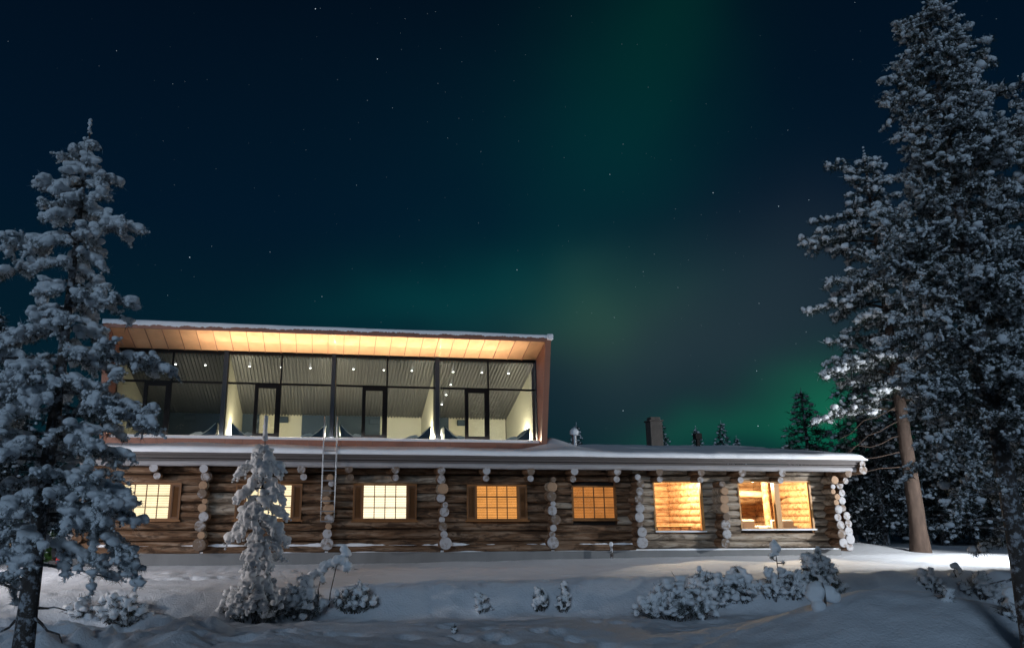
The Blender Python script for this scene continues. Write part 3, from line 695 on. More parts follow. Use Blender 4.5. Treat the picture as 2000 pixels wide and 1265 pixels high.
# interior of the four rooms
YB = 5.55; ZC0, ZC1 = 6.36, 5.02
for x in BAYS:
    e = 0.05; wi = MB()
    wi.hexa([(x-e,GY0+.12,3.55),(x+e,GY0+.12,3.55),(x+e,YB,3.55),(x-e,YB,3.55),(x-e,GY0+.12,ZC0),(x+e,GY0+.12,ZC0),(x+e,YB,ZC1),(x-e,YB,ZC1)])
    wi.build('partition_wall', M_WALLIN, B)
bw = MB(); bw.box(-6.7, 6.7, YB, YB+.08, 3.5, 5.1); bw.build('rear_room_wall', M_WALLIN, B)
fl = MB(); fl.box(-6.75, 6.75, GY0+.08, YB, 3.5, 3.55); fl.build('room_floor', M_CARPET, B)
cl = MB(); pitch_ = .115; nr = int(13.5/pitch_); X0 = -6.72
for i in range(nr):                       # trapezoid ribs running from the glass to the rear wall
    x = X0 + i*pitch_; ya, yb, za, zb = GY0+.1, YB, ZC0, ZC1; h = .05
    A = [(x, 0), (x+.05, 0), (x+.06, -h), (x+pitch_-.01, -h), (x+pitch_, 0)]
    for (p, q) in zip(A[:-1], A[1:]):
        cl.quad((p[0], ya, za+p[1]), (q[0], ya, za+q[1]), (q[0], yb, zb+q[1]), (p[0], yb, zb+p[1]))
cl.build('corrugated_ceiling', M_CORR, B)
kk = 0
for k in range(4):
    a, b_ = BAYS[k], BAYS[k+1]
    spots = [(0.18, 1.75), (0.48, 1.75), (0.76, 1.75)]
    if k == 3: spots += [(0.20, 2.7), (0.185, 3.5), (0.17, 4.3)]  # extra glowing discs added for a row of light spots
    for u, y in spots:
        x = a + (b_-a)*u; z = ZC0 + (ZC1-ZC0)*(y-GY0-.1)/(YB-GY0-.1) - .055
        m_ = MB(); m_.tube([(x, y, z-.012), (x, y, z)], 0.030, 10, 0, 0); m_.build('downlight', M_BULB, B)
    for (u0, u1) in {0: [(.02, .98)], 1: [(.02, .20), (.66, .985)], 2: [(.02, .52)], 3: [(.02, .30)]}[k]:
        m_ = MB(); m_.box(a+(b_-a)*u0, a+(b_-a)*u1, YB-.09, YB-.035, 3.56, 5.0); m_.build('dark_opening_panel', M_BEDBLUE, B)  # flat dark panel: the shade of an opening put into its colour
    # a door opening and an air conditioner on the rear wall
    m_ = MB(); m_.box(b_-1.25, b_-.35, YB-.03, YB, 3.55, 4.15); m_.build('low_cabinet', M_BEDBLUE, B)
    m_ = MB(); m_.box(a+1.35, a+1.75, YB-.16, YB-.005, 4.70, 4.92); m_.build('air_vent_unit', M_BEDBLUE, B, bevel=.02)
    lamp_light('room_light', ((a+b_)/2, 3.0, 4.2), 9, (1.0, .88, .66), .12)
# beds against the partition walls with wedge headrests and pillows
BED = [(0, 1), (1, -1), (1, 1), (2, -1), (2, 1), (3, -1), (3, 1)]
names = {(0,1): 'at the right side of the leftmost glass-fronted room', (1,-1): 'at the left side of the second glass-fronted room', (1,1): 'at the right side of the second glass-fronted room',
         (2,-1): 'at the left side of the third glass-fronted room', (2,1): 'at the right side of the third glass-fronted room', (3,-1): 'at the left side of the rightmost glass-fronted room', (3,1): 'at the right-hand end wall of the rightmost glass-fronted room'}
for k, s_ in BED:
    xw = (BAYS[k] + .20) if s_ < 0 else (BAYS[k+1] - .20); u = -s_   # u points into the room
    t = thing('bed', 'bed with slate wedge headrest ' + names[(k, s_)], 'bed', (xw, 1.7, 3.55), 'beds behind the upper glass front')
    m_ = MB(); m_.box(min(xw, xw+u*1.0), max(xw, xw+u*1.0), 1.2, 2.5, 3.56, 3.72); m_.build('mattress', M_LINEN, t, bevel=.03)
    m_ = MB(); P = [(xw+u*.06, 3.70), (xw+u*.02, 4.17), (xw+u*.10, 4.12), (xw+u*.50, 3.75)]
    V = [(x, 1.22, z) for x, z in P] + [(x, 2.1, z) for x, z in P]; F = [(0,1,2,3), (7,6,5,4)] + [(i, i+4, (i+1) % 4+4, (i+1) % 4) for i in range(4)]
    m_.add(V, F); m_.build('headrest', M_BEDBLUE, t)
    m_ = MB(); m_.tube([(xw+u*.06, 1.20, 4.15), (xw+u*.27, 1.20, 3.93), (xw+u*.52, 1.20, 3.76)], [.012, .016, .02], 6, 0, 0); m_.build('headrest_piping', M_LINEN, t, True)
    m_ = MB(); m_.tube([(xw+u*.40, 1.3, 3.80), (xw+u*.52, 1.3, 3.83), (xw+u*.66, 1.3, 3.81), (xw+u*.84, 1.3, 3.76)], [.03, .06, .06, .025], 10, 0, 0); m_.build('pillow', M_LINEN, t, True)
    lamp_light('reading_light', (xw-u*.02, 2.3, 3.95), 120.0 if not (k == 0) else 20.0, (1.0, .88, .64), .03)
# light strip lying on the sill, washing the copper soffit
ld = bpy.data.lights.new('soffit_wash_light', 'AREA'); ld.shape = 'RECTANGLE'; ld.size = 10.0; ld.size_y = 0.05; ld.energy = 215; ld.color = (1.0, 0.76, 0.54); ld.spread = R(56)
o = bpy.data.objects.new('soffit_wash_light', ld); COL.objects.link(o); o.location = (0.9, .40, 3.68); o.rotation_euler = (R(180+4), 0, 0)
ld = bpy.data.lights.new('sill_wash_light', 'AREA'); ld.shape = 'RECTANGLE'; ld.size = 13.2; ld.size_y = 0.02; ld.energy = 330; ld.color = (1.0, 0.90, 0.74)  # unseen strip added at the foot of the glazing to brighten the sill snow
o = bpy.data.objects.new('sill_wash_light', ld); COL.objects.link(o); o.location = (0, .945, 3.74); o.rotation_euler = (R(-40), 0, 0)

# ------------------------------------------------------------------ floodlights standing outside the picture
def flood(x, y, z, label, power, col, target, size, blend):
    t = thing('flood_lamp', label, 'lamp', (x, y, gz(x, y)))
    m_ = MB(); m_.tube([(x, y, gz(x, y)), (x, y, z)], 0.05, 10, 0, 0); m_.build('pole', M_METAL, t)
    m_ = MB(); m_.tube([(x, y, z+.1), (x, y, z+.06), (x, y, z+.03)], [.05, .2, .22], 16, 0, 0); m_.build('lamp_head', M_METAL, t)
    l = lamp_light('flood_light', (x, y, z-.05), power, col, .12, 'SPOT', target, size, blend)
    return l
flood(-13.5, -11.0, 2.7, 'floodlight pole left of the track', 4600, (1.0, 0.90, 0.84), (2, 0, 1.5), 66, .5)
flood(21.5, -6.0, 2.8, 'lamp pole at the right end of the track', 8500, (0.93, 0.97, 1.0), (16.0, -1.0, 1.5), 120, .6)
flood(-10.6, -5.2, 2.9, 'lamp pole at the left end of the track', 1700, (0.97, 0.95, 1.0), (-6.0, -3.5, -2.5), 150, .9)

# ------------------------------------------------------------------ ladder
lp = aty(639, 1022, -1.15); lx = lp[0]; lz0 = lp[2]; lw = 0.19
t = thing('roof_ladder', 'grey metal roof ladder hooked over the snowy eave between two lit windows', 'ladder', (lx, -1.15, lz0))
for s_ in (-1, 1):
    x = lx+s_*lw; m_ = MB(); arc = [(x, -1.05+.30*(1-math.cos(a_)), 3.86+.30*math.sin(a_)) for a_ in np.linspace(0, math.pi, 9)]
    m_.tube([(x, -1.15, lz0), (x, -1.15, 2.0), (x, -1.14, 3.0), (x, -1.1, 3.5)]+arc+[(x, -.42, 3.45)], .021, 8, 0, 0); m_.build('rail', M_METAL, t, True)
z = lz0+.06
while z < 3.6:
    m_ = MB(); m_.tube([(lx-lw, -1.15+.05*max(0, z-3)/.6, z), (lx+lw, -1.15+.05*max(0, z-3)/.6, z)], .016, 8, 0, 0); m_.build('rung', M_METAL, t, True); z += .285

# ------------------------------------------------------------------ snow-laden trees
def ico(sub):
    t = (1+5**.5)/2
    V = [(-1,t,0),(1,t,0),(-1,-t,0),(1,-t,0),(0,-1,t),(0,1,t),(0,-1,-t),(0,1,-t),(t,0,-1),(t,0,1),(-t,0,-1),(-t,0,1)]
    F = [(0,11,5),(0,5,1),(0,1,7),(0,7,10),(0,10,11),(1,5,9),(5,11,4),(11,10,2),(10,7,6),(7,1,8),(3,9,4),(3,4,2),(3,2,6),(3,6,8),(3,8,9),(4,9,5),(2,4,11),(6,2,10),(8,6,7),(9,8,1)]
    V = [Vector(v).normalized() for v in V]
    for _ in range(sub):
        c = {}; G = []
        def midp(a, b):
            k = (min(a,b), max(a,b))
            if k not in c: V.append(((V[a]+V[b])/2).normalized()); c[k] = len(V)-1
            return c[k]
        for a, b, d in F: ab, bd, da = midp(a,b), midp(b,d), midp(d,a); G += [(a,ab,da),(b,bd,ab),(d,da,bd),(ab,bd,da)]
        F = G
    return np.array([tuple(v) for v in V]), np.array(F)
ICO0 = ico(0); ICO1 = ico(1); ICO2 = ico(2)
def blobs(P, Rr, rg, flat=0.8, base=ICO1, rough=0.25):
    bv, bf = base; P = np.asarray(P); N = len(P); Rr = np.asarray(Rr)
    sc_ = np.stack([rg.uniform(.85, 1.2, N), rg.uniform(.85, 1.2, N), rg.uniform(.9, 1.1, N)*flat], -1)
    ph = rg.uniform(0, 6.28, (N, 1, 3)); k = 2.6
    D = 1 + rough*(np.sin(bv[None,:,0]*k+ph[...,0])*np.sin(bv[None,:,1]*k+ph[...,1]) + .5*np.sin(bv[None,:,2]*k*1.4+ph[...,2]))
    ang = rg.uniform(0, 6.28, N); c, s = np.cos(ang)[:,None], np.sin(ang)[:,None]
    W = bv[None]*D[...,None]*sc_[:,None,:]*Rr[:,None,None]
    W = np.stack([W[...,0]*c - W[...,1]*s, W[...,0]*s + W[...,1]*c, W[...,2]], -1)
    V = (W + P[:,None,:]).reshape(-1, 3); F = (bf[None] + (np.arange(N)*len(bv))[:,None,None]).reshape(-1, 3)
    return V, F
def remeshed(V, F, voxel, smooth=3, rough=0.006):
    me = raw_mesh('tmp', V, [F]); o = bpy.data.objects.new('tmp', me); COL.objects.link(o)
    m = o.modifiers.new('r', 'REMESH'); m.mode = 'VOXEL'; m.voxel_size = voxel; m.use_smooth_shade = True
    if smooth: s = o.modifiers.new('s', 'SMOOTH'); s.iterations = smooth; s.factor = 0.5
    dg = bpy.context.evaluated_depsgraph_get(); me2 = bpy.data.meshes.new_from_object(o.evaluated_get(dg))
    bpy.data.objects.remove(o); bpy.data.meshes.remove(me)
    n = len(me2.vertices); co = np.empty(n*3, np.float32); me2.vertices.foreach_get('co', co); co = co.reshape(-1, 3)
    d = np.stack([np.sin(co[:,1]*37+co[:,2]*23)+np.sin(co[:,2]*61-co[:,0]*17), np.sin(co[:,0]*41-co[:,2]*29)+np.sin(co[:,1]*57), np.sin(co[:,0]*33+co[:,1]*47)+np.sin(co[:,2]*53)], -1)
    co = co + d*rough*.5; me2.vertices.foreach_set('co', co.reshape(-1).astype(np.float32)); me2.update(); return me2
def needles(mb, P, K, ln, wd, rg, down=0.0, up=0.0, mat=0, spread=1.0, axis=None):
    """K thin pointed blades round each of the points P"""
    P = np.repeat(np.asarray(P, float), K, 0); N = len(P)
    d = rg.normal(size=(N, 3)); d[:,2] += up - down
    if axis is not None: d = d*spread + np.repeat(np.asarray(axis), K, 0)
    d /= np.linalg.norm(d, axis=1, keepdims=True)
    s = np.cross(d, rg.normal(size=(N, 3))); s /= np.maximum(np.linalg.norm(s, axis=1, keepdims=True), 1e-6)
    L = ln*rg.uniform(.6, 1.25, (N, 1)); b = P + rg.normal(size=(N, 3))*ln*.18
    V = np.stack([b - s*wd*.5, b + s*wd*.5, b + d*L], 1).reshape(-1, 3)
    mb.add(V, np.arange(N*3).reshape(-1, 3), mat)
def skeleton(rg, H, prof, nb, t0, t1, rise, droop, tw=0.13, twl=0.45, extra=(), vj=.25):
    """branches as polylines; returns (branches, twigs): lists of (points, length)"""
    br = []; tws = []
    specs = [(t0+(t1-t0)*((i+rg.random()*.8)/nb), i*2.399963+rg.uniform(-.4,.4), None, None) for i in range(nb)] + [tuple(e) for e in extra]
    for t, a, L, dr in specs:
        if L is None: L = prof(t)*rg.uniform(.72, 1.12)
        if L < .05: continue
        dr = droop*rg.uniform(.7, 1.3) if dr is None else dr; ri = rise*rg.uniform(.2, 1.7) + rg.normal()*vj*.4
        s = np.linspace(0, 1, 8); da = a + rg.uniform(-.25, .25)*s*s
        pts = np.stack([np.cos(da)*L*s, np.sin(da)*L*s, H*t + L*(ri*s - dr*s*s)], -1); br.append((pts, L))
        nt_ = max(2, int(L/tw))
        for j in range(nt_):
            sj = .22 + .78*(j+rg.random())/nt_; i0 = sj*7; k = min(int(i0), 6); b = pts[k] + (pts[k+1]-pts[k])*(i0-k)
            sd = 1 if j % 2 else -1; l = min(twl*L*(1.08-sj)+.07, .75)*rg.uniform(.7, 1.25); aa = a + sd*rg.uniform(.5, 1.25); vz = rg.normal()*vj + .08
            q = np.linspace(0, 1, 4); tp_ = b + np.stack([np.cos(aa)*l*q, np.sin(aa)*l*q, l*(vz*q - dr*.9*q*q)], -1); tws.append((tp_, l))
    return br, tws
def resample(pts, step, rg):
    L = np.linalg.norm(np.diff(pts, axis=0), axis=1).sum(); n = max(1, int(L/step)); u = (np.arange(n)+rg.random(n))/n*(len(pts)-1)
    k = np.minimum(u.astype(int), len(pts)-2); return pts[k] + (pts[k+1]-pts[k])*(u-k)[:,None]
def make_tree(name, label, cat, seed, H, r0, prof, nb, t0=.1, t1=.97, rise=.1, droop=.5, tw=.13, twl=.45, snow_r=.08, snow_step=.09, snow_p=.9, flat=.8,
              voxel=.022, K=10, nl=.07, nw=.008, nstep=.07, frostK=4, bark=None, needle=None, fneedle=None, extra=(), dead=(), tip=True, lean=(0,0), group=None, down=.5, tipboost=1.3, fing=None, vj=.25):
    rg = np.random.default_rng(seed); t = thing(name, label, cat, (0,0,0), group)
    br, tws = skeleton(rg, H, prof, nb, t0, t1, rise, droop, tw, twl, extra, vj)
    def shift(p): p = np.array(p, float); f = p[:,2]/H; p[:,0] += lean[0]*f*f; p[:,1] += lean[1]*f*f; return p
    tr = MB(); zz = np.linspace(-.5, H*.985, 26); fl_ = 1 + .3*np.exp(-np.maximum(zz, 0)/.25)
    tr.tube(shift(np.stack([.03*fbm(zz*.6, zz*0+seed, 1, 2), .03*fbm(zz*.6, zz*0+seed+9, 2, 2), zz], -1)), (r0*(1-zz/H*.93)*fl_).clip(.008), 12, 0, 0, .12, rg)
    for p, L in br: tr.tube(shift(p), np.linspace(.012+.014*L, .004, 8), 5)
    for a, z, L, dz in dead:
        s = np.linspace(0, 1, 6); ca, sa = math.cos(a), math.sin(a)
        tr.tube(shift(np.stack([ca*L*s + .04*rg.normal(size=6)*s, sa*L*s + .04*rg.normal(size=6)*s, z + dz*L*s + .05*L*rg.normal(size=6)*s], -1)), np.linspace(.022, .007, 6), 6, 0, 0, .2, rg)
    tr.build('trunk', bark or M_BARK, t, True)
    P = []; RR = []; NP = []
    for p, L in br:
        q = resample(p[2:], snow_step, rg); NP.append(resample(p[1:], nstep, rg)); m = rg.random(len(q)) < snow_p; q = q[m]; P.append(q); RR.append(snow_r*(.6 + 1.0*rg.random(len(q))**1.7))
        P.append(p[-1:]); RR.append([snow_r*tipboost*rg.uniform(.8, 1.1)])
    for p, l in tws:
        q = resample(p, snow_step, rg); NP.append(resample(p, nstep, rg)); m = rg.random(len(q)) < snow_p; q = q[m]; P.append(q); RR.append(snow_r*(.45 + .95*rg.random(len(q))**2))
        if rg.random() < snow_p: P.append(p[-1:]); RR.append([snow_r*.85*tipboost*rg.uniform(.7, 1.15)])
    P = np.vstack(P); RR = np.concatenate(RR); NP = np.vstack(NP)
    if tip:
        q = np.stack([np.zeros(14), np.zeros(14), np.linspace(H*.88, H, 14)], -1); P = np.vstack([P, q]); RR = np.concatenate([RR, snow_r*np.linspace(.8, .5, 14)*rg.uniform(.75, 1.15, 14)])
    P = shift(P); P[:,2] += RR*.45; NP = shift(NP)
    V, F = blobs(P, RR, rg, flat)
    if fing:                                   # short snow-coated shoots all over the branches
        fstep, fl, fr_, fz, frnd = fing; FP = []
        for p, l in tws + [(q[2:], L) for q, L in br]: FP.append(resample(p, fstep, rg)); FP.append(p[-1:])
        FP = shift(np.vstack(FP)); N = len(FP); o = FP*np.array([1, 1, 0]); o /= np.maximum(np.linalg.norm(o, axis=1, keepdims=True), .05)
        d = o*.55 + rg.normal(size=(N, 3))*frnd + np.array([0, 0, fz]); d /= np.linalg.norm(d, axis=1, keepdims=True)
        ln = fl*rg.uniform(.5, 1.4, (N, 1)); r0_ = fr_*rg.uniform(.7, 1.3, N); big = rg.random(N) < .06; r0_[big] *= 1.7
        PP = np.vstack([FP + d*ln*u for u in (.15, .5, .85)]); RR2 = np.concatenate([r0_*.95, r0_*1.1, r0_*.9])
        PP[:,2] += RR2*.3
        V2, F2 = blobs(PP, RR2, rg, .95, ICO0, .12); link('frosted_shoots', raw_mesh('frosted_shoots', V2, [F2], None, True), M_TSNOW, t); NP = np.vstack([NP, FP + d*ln*.6])
    if voxel: me = remeshed(V, F, voxel, 6)
    else: me = raw_mesh('snow', V, [F], None, True)
    link('snow_load', me, M_TSNOW, t)
    fo = MB(); needles(fo, NP, K, nl, nw, rg, down, 0, 0)
    if frostK: NP2 = NP[rg.random(len(NP)) < .6]; needles(fo, NP2 + np.array([0,0,.01]), frostK, nl*1.02, nw*.9, rg, down*.8, 0, 1)
    fo.build('needles', [needle or M_NEEDLE, fneedle or M_FNEEDLE], t)
    return t
def put(t, xy, z=None, rz=0.0):
    t.location = (xy[0], xy[1], gz(*xy)-.03 if z is None else z); t.rotation_euler = (0, 0, rz); return t
RTA = -R(YAW)                              # world azimuth of image-right

# big spruce at the left
xy = at_dist(80, 9.5); zt = height_at(232, xy); g = gz(*xy); H = zt-g
def tl(py): return (height_at(py, xy)-g)/H
def prof_left(t):
    return np.interp(t, [0, .12, .22, .36, .5, .57, .65, .74, .82, .88, .93, 1], [.6, .75, 1.0, 1.15, .82, .66, .55, .50, .38, .27, .17, .05])
ex = []
for py, L, a, d in ((452, .78, 0.0, .05), (350, .44, .1, .1), (392, .42, -.3, .1), (596, .95, -.15, .35), (700, 1.35, 0.05, .25), (815, 1.42, -.1, .35), (760, 1.1, .35, .3), (930, 1.15, .0, .45), (955, 1.25, -.4, .45),
                    (300, .36, 3.0, .1), (360, .55, 3.2, .1), (395, .60, 2.9, .1), (460, .82, 3.3, .2), (500, 1.2, 3.0, .1), (640, 1.5, 3.1, .3), (700, 1.6, 3.3, .3), (790, 1.6, 3.0, .35), (860, 1.6, 3.2, .35), (1130, 1.0, 3.0, .5), (1040, 1.2, 3.3, .5), (1000, 1.3, .1, .75)):
    ex.append((tl(py), RTA+a, L, d))
T_left = make_tree('spruce_tree', 'tall spruce loaded with thick snow clumps in the left foreground, in front of the lodge', 'tree', 3, H, .125, prof_left, 70, .22, .965, .10, .40, .10, .46, .062, .055, .72, .66,
                   .0145, 7, .085, .006, .045, 8, extra=ex, dead=((RTA-.1, (height_at(1095, xy)-g), .95, -.12), (RTA+2.9, height_at(1112, xy)-g, .8, -.05), (RTA+3.2, height_at(1150, xy)-g, .7, .3), (RTA+.3, height_at(1180, xy)-g, .35, -.1), (RTA-.4, height_at(1190, xy)-g, .6, -.5), (RTA+2.6, height_at(1200, xy)-g, .7, -.3)), fing=(.036, .085, .0195, -.35, .65), vj=.32)
put(T_left, xy)
# tall frosted pine-like spruce at the right
xy = at_dist(1978, 9.8); zt = height_at(-6, xy); g = gz(*xy); H = zt-g
def tl2(py): return (height_at(py, xy)-g)/H
def prof_right(t): return np.interp(t, [0, .14, .22, .35, .5, .65, .78, .88, .95, 1], [.2, .6, .95, 1.0, .92, .72, .66, .55, .40, .10])
ex = [(tl2(470), RTA+3.05, 1.45, .12), (tl2(480), RTA+3.3, 1.2, .1), (tl2(640), RTA+3.0, 1.25, .3), (tl2(770), RTA+3.2, 1.2, .4), (tl2(180), RTA+3.1, .75, .0), (tl2(250), RTA+3.0, .8, .0), (tl2(300), RTA+3.3, .75, .05), (tl2(860), RTA+2.95, 1.1, .5), (tl2(900), RTA+3.3, .9, .6), (tl2(60), RTA+3.1, .42, .0), (tl2(20), RTA+.1, .42, -.6)]
T_right = make_tree('spruce_tree', 'tallest frosted spruce in the right foreground, dotted with small round snow tufts', 'tree', 8, H, .13, prof_right, 135, .27, .985, .30, .28, .10, .46, .055, .10, .07, .72,
                    None, 10, .09, .007, .042, 3, extra=ex, dead=((RTA+3.14, height_at(1120, xy)-g, .35, -.25), (RTA+3.0, height_at(1010, xy)-g, .8, .05), (RTA+2.8, height_at(1030, xy)-g, .7, .1), (RTA+3.3, height_at(950, xy)-g, .8, -.1)), down=.1, fing=(.048, .085, .0185, .2, .85), vj=.45, tipboost=.95)
put(T_right, xy)
# slender young spruce before the lodge
xy = on_ground(497, 1206); zt = height_at(812, xy); g = gz(*xy); H = zt-g
def prof_small(t): return np.interp(t, [0, .1, .2, .3, .45, .6, .75, .84, .9, 1], [.55, .50, .36, .33, .42, .42, .33, .24, .05, .04])
def tl3(py): return (height_at(py, xy)-g)/H
ex = [(tl3(1000), RTA+3.1, .56, .8), (tl3(950), RTA+3.3, .46, .6), (tl3(900), RTA+3.0, .48, .5), (tl3(895), RTA+.1, .36, .6), (tl3(1010), RTA-.1, .48, .9), (tl3(950), RTA+.2, .40, .8), (tl3(905), RTA-1.2, .42, .6), (tl3(980), RTA-1.6, .5, .8), (tl3(1060), RTA-1.3, .5, .9)]
T_small = make_tree('young_spruce', 'slender young spruce bowed under thick snow, standing before the second small-paned window', 'tree', 12, H, .055, prof_small, 34, .05, .86, .10, .80, .12, .45, .070, .060, .9, .85,
                    .0145, 9, .07, .006, .05, 3, extra=ex, tipboost=1.1, fing=(.12, .14, .032, -1.1, .35))
put(T_small, xy)
# pine with a bare trunk beside the right end of the lodge
xy = at_dist(1790, 28.0); zt = height_at(288, xy); g = gz(*xy); H = zt-g
def prof_pine(t): return np.interp(t, [0, .30, .36, .5, .65, .78, .88, .95, 1], [.5, 1.6, 2.3, 2.2, 1.7, 1.3, 1.0, .7, .2])
def tl4(py): return (height_at(py, xy)-g)/H
ex = [(tl4(470), RTA+3.1, 2.9, .15), (tl4(600), RTA+3.2, 2.9, .3), (tl4(800), RTA+3.0, 2.9, .3), (tl4(330), RTA+3.1, 1.5, .1), (tl4(420), RTA+3.0, 2.2, .1), (tl4(500), RTA+2.9, 2.6, .2), (tl4(450), RTA+3.4, 2.5, .15), (tl4(700), RTA+3.0, 2.7, .3), (tl4(560), RTA+3.3, 2.6, .35)]
T_pine = make_tree('pine_tree', 'tall snowy pine with thick bare warm-lit trunk at the right end of the lodge', 'tree', 15, H, .29, prof_pine, 90, .34, .97, .22, .3, .26, .42, .10, .22, .30, .8,
                   None, 10, .24, .022, .17, 3, bark=M_PBARK, extra=ex, dead=[(RTA+2.8+.12*i, 3.0+.55*i, 2.3+.3*math.sin(i*2), -.15-.08*i) for i in range(5)], fing=(.18, .16, .048, .1, .8))
put(T_pine, xy)
# two more frosted trees behind the right foreground spruce
xy = at_dist(2045, 12.6); H = height_at(36, xy)-gz(*xy)
def prof_b(t): return np.interp(t, [0, .1, .3, .6, .85, 1], [.8, 1.3, 1.6, 1.4, .8, .1])
T_b = make_tree('pine_tree', 'dark frosted pine close behind the tallest right-hand spruce', 'tree', 19, H, .15, prof_b, 95, .12, .98, .25, .25, .2, .42, .065, .14, .2, .85, None, 12, .13, .012, .10, 4, down=.1, fing=(.075, .09, .024, .2, .8))
put(T_b, xy)
xy = at_dist(2150, 15.5); H = height_at(178, xy)-gz(*xy)
T_c = make_tree('pine_tree', 'frosted pine at the right frame edge with its right side lit white', 'tree', 23, H, .17, prof_b, 95, .12, .98, .25, .25, .22, .42, .07, .16, .2, .85, None, 12, .15, .014, .12, 4, down=.1, fing=(.09, .10, .029, .2, .8))
put(T_c, xy)

# ---- forest behind and trees showing over the roof: three kinds, copied
def prof_sp(t): return np.interp(t, [0, .1, .3, .6, .85, 1], [1.4, 2.0, 1.85, 1.2, .55, .06])
def far_tree(name, seed, H, needle): 
    return make_tree(name, 'x', 'tree', seed, H, .16, lambda t: prof_sp(t)*H/9.0, 80, .08, .97, .05, .45, .30, .42, .075, .24, .42, .7, None, 11, .30, .035, .20, 3, needle=needle)
far1 = far_tree('spruce_tree', 31, 9.0, M_DNEEDLE); far2 = far_tree('spruce_tree', 37, 9.0, M_DNEEDLE)
FAR = []
def place_far(src, first, px, d, top, rz, label, group=None):
    xy = at_dist(px, d); s = (height_at(top, xy)-gz(*xy))/9.0
    if first: o = src; o.location = (xy[0], xy[1], gz(*xy)-.05); o.rotation_euler = (0,0,rz); o.scale = (s,s,s); o['label'] = label
    else: o = copy_tree(src, (xy[0], xy[1], gz(*xy)-.05), rz, s, label)
    if group: o['group'] = group
    return o
place_far(far1, True, 1592, 41, 757, .3, 'dark bushy spruce rising over the right end of the snowy roof'); far1.scale = (far1.scale[0]*1.45, far1.scale[1]*1.45, far1.scale[2])
place_far(far2, True, 1133, 62, 824, 1.0, 'small far spruce beside the white-capped vent above the roof')
place_far(far1, False, 1302, 58, 814, 2.0, 'far spruce half hidden by the chimney above the roof')
place_far(far2, False, 1372, 60, 831, 3.0, 'far spruce behind the dark square roof vent')
place_far(far1, False, 1424, 60, 820, 4.0, 'narrow far spruce between the dark roof vent and the bushy spruce')
place_far(far2, False, 1452, 64, 850, 5.0, 'low spruce top just right of the narrow far spruce over the roof')
FG = 'dark forest spruces behind the right-hand trees'
k = 0
for px, d, top in ((1668, 38, 830), (1725, 36, 700), (1700, 46, 640), (1790, 40, 610), (1840, 36, 660), (1868, 46, 560), (1905, 38, 700), (1945, 34, 620), (1990, 42, 560), (2040, 36, 600), (1645, 52, 880), (1760, 52, 700), (1880, 56, 700), (1960, 54, 650)):
    place_far(far1 if k % 2 else far2, False, px, d, top, k*1.3, 'dark snow-dusted spruce in the forest behind the right-hand pines', FG); k += 1
GL = 'white-lit spruces behind the left foreground spruce'
for px, d, top in ((20, 33, 690), (-60, 28, 600), (95, 40, 760)):
    place_far(far1 if k % 2 else far2, False, px, d, top, k*1.7, 'snowy white-lit spruce standing behind the left foreground spruce', GL); k += 1

# ------------------------------------------------------------------ shrubs, saplings and snow lumps in the foreground
def shrub(name, label, cat, px, py, wpx, hpx, seed, n=40, r=.07, upright=.5, group=None, voxel=.016, stems=True, K=14, shape='dome', dark=1.0):
    n = int(n*1.35); r = r*.87
    rg = np.random.default_rng(seed); xy = on_ground(px, py); d = float(np.dot(np.array([xy[0], xy[1]-CAM[1]]), FH[:2])); W_ = wpx*d/FPX*1.02; Hh = hpx*d/FPX
    t = thing(name, label, cat, (0,0,0), group); st = MB(); P = []; RR = []; NP = []
    for i in range(n):
        a = rg.uniform(0, 6.283); q = math.sqrt(rg.random()); x = q*math.cos(a)*W_/2; y = q*math.sin(a)*W_/2*.6
        hh = {'dome': Hh*(1-.75*q*q), 'spikes': Hh*rg.uniform(.35, 1.0)*(1-.4*q), 'flat': Hh*(.6+.4*rg.random())}[shape]*rg.uniform(.75, 1.08)
        lean = rg.uniform(.3, 1.0); b = np.array([x*.45, y*.45, -.05]); e = np.array([x, y, max(.04, hh-r*.8)]); s = np.linspace(0, 1, 5)[:,None]
        c = b*(1-s) + e*s; c[:,2] = b[2] + (e[2]-b[2])*(s[:,0]**(.75)); st.tube(c, np.linspace(.010, .004, 5), 5)
        for _ in range(5):                     # bare side twigs
            u = rg.uniform(.3, 1.0)*3.999; i0 = int(u); pp = c[i0] + (c[i0+1]-c[i0])*(u-i0); dv = rg.normal(size=3)*np.array([1, 1, .6]) + np.array([0, 0, .35]); dv *= r*rg.uniform(1.4, 2.8)/np.linalg.norm(dv)
            st.tube([pp, pp+dv*.5+rg.normal(size=3)*r*.15, pp+dv], [.006, .005, .003], 4)
        m = max(2, int(hh/(r*1.1))); f = np.linspace(.35, 1, m)
        for u in f:
            kk_ = u*4; i0 = min(int(kk_), 3); pp = c[i0] + (c[i0+1]-c[i0])*(kk_-i0); jit = rg.normal(size=3)*r*.35
            NP.append(pp+jit*.5)
            if rg.random() < .68: P.append(pp+jit+np.array([0,0,r*.3])); RR.append(r*rg.uniform(.6, 1.15)*(.8+.3*u))
    st.build('stems', M_BARK, t, True)
    V, F = blobs(np.array(P), np.array(RR), rg, .85); link('snow_load', remeshed(V, F, voxel, 4, .006), M_TSNOW, t)
    fo = MB(); needles(fo, np.array(NP), K, r*1.6, .008, rg, .3, 0, 0); needles(fo, np.array(NP), 5, r*1.7, .006, rg, .2, 0, 1); fo.build('needles', [M_NEEDLE, M_FNEEDLE], t)
    put(t, xy, gz(*xy)-.02, RTA); return t
shrub('juniper_bush', 'snow-covered juniper bush with one upright spire, right of the left spruce trunk', 'bush', 238, 1214, 105, 55, 41, 30, .07)
shrub('juniper_bush', 'tall narrow snow spire rising from the leftmost juniper bush', 'bush', 209, 1196, 26, 62, 42, 5, .062, shape='spikes')
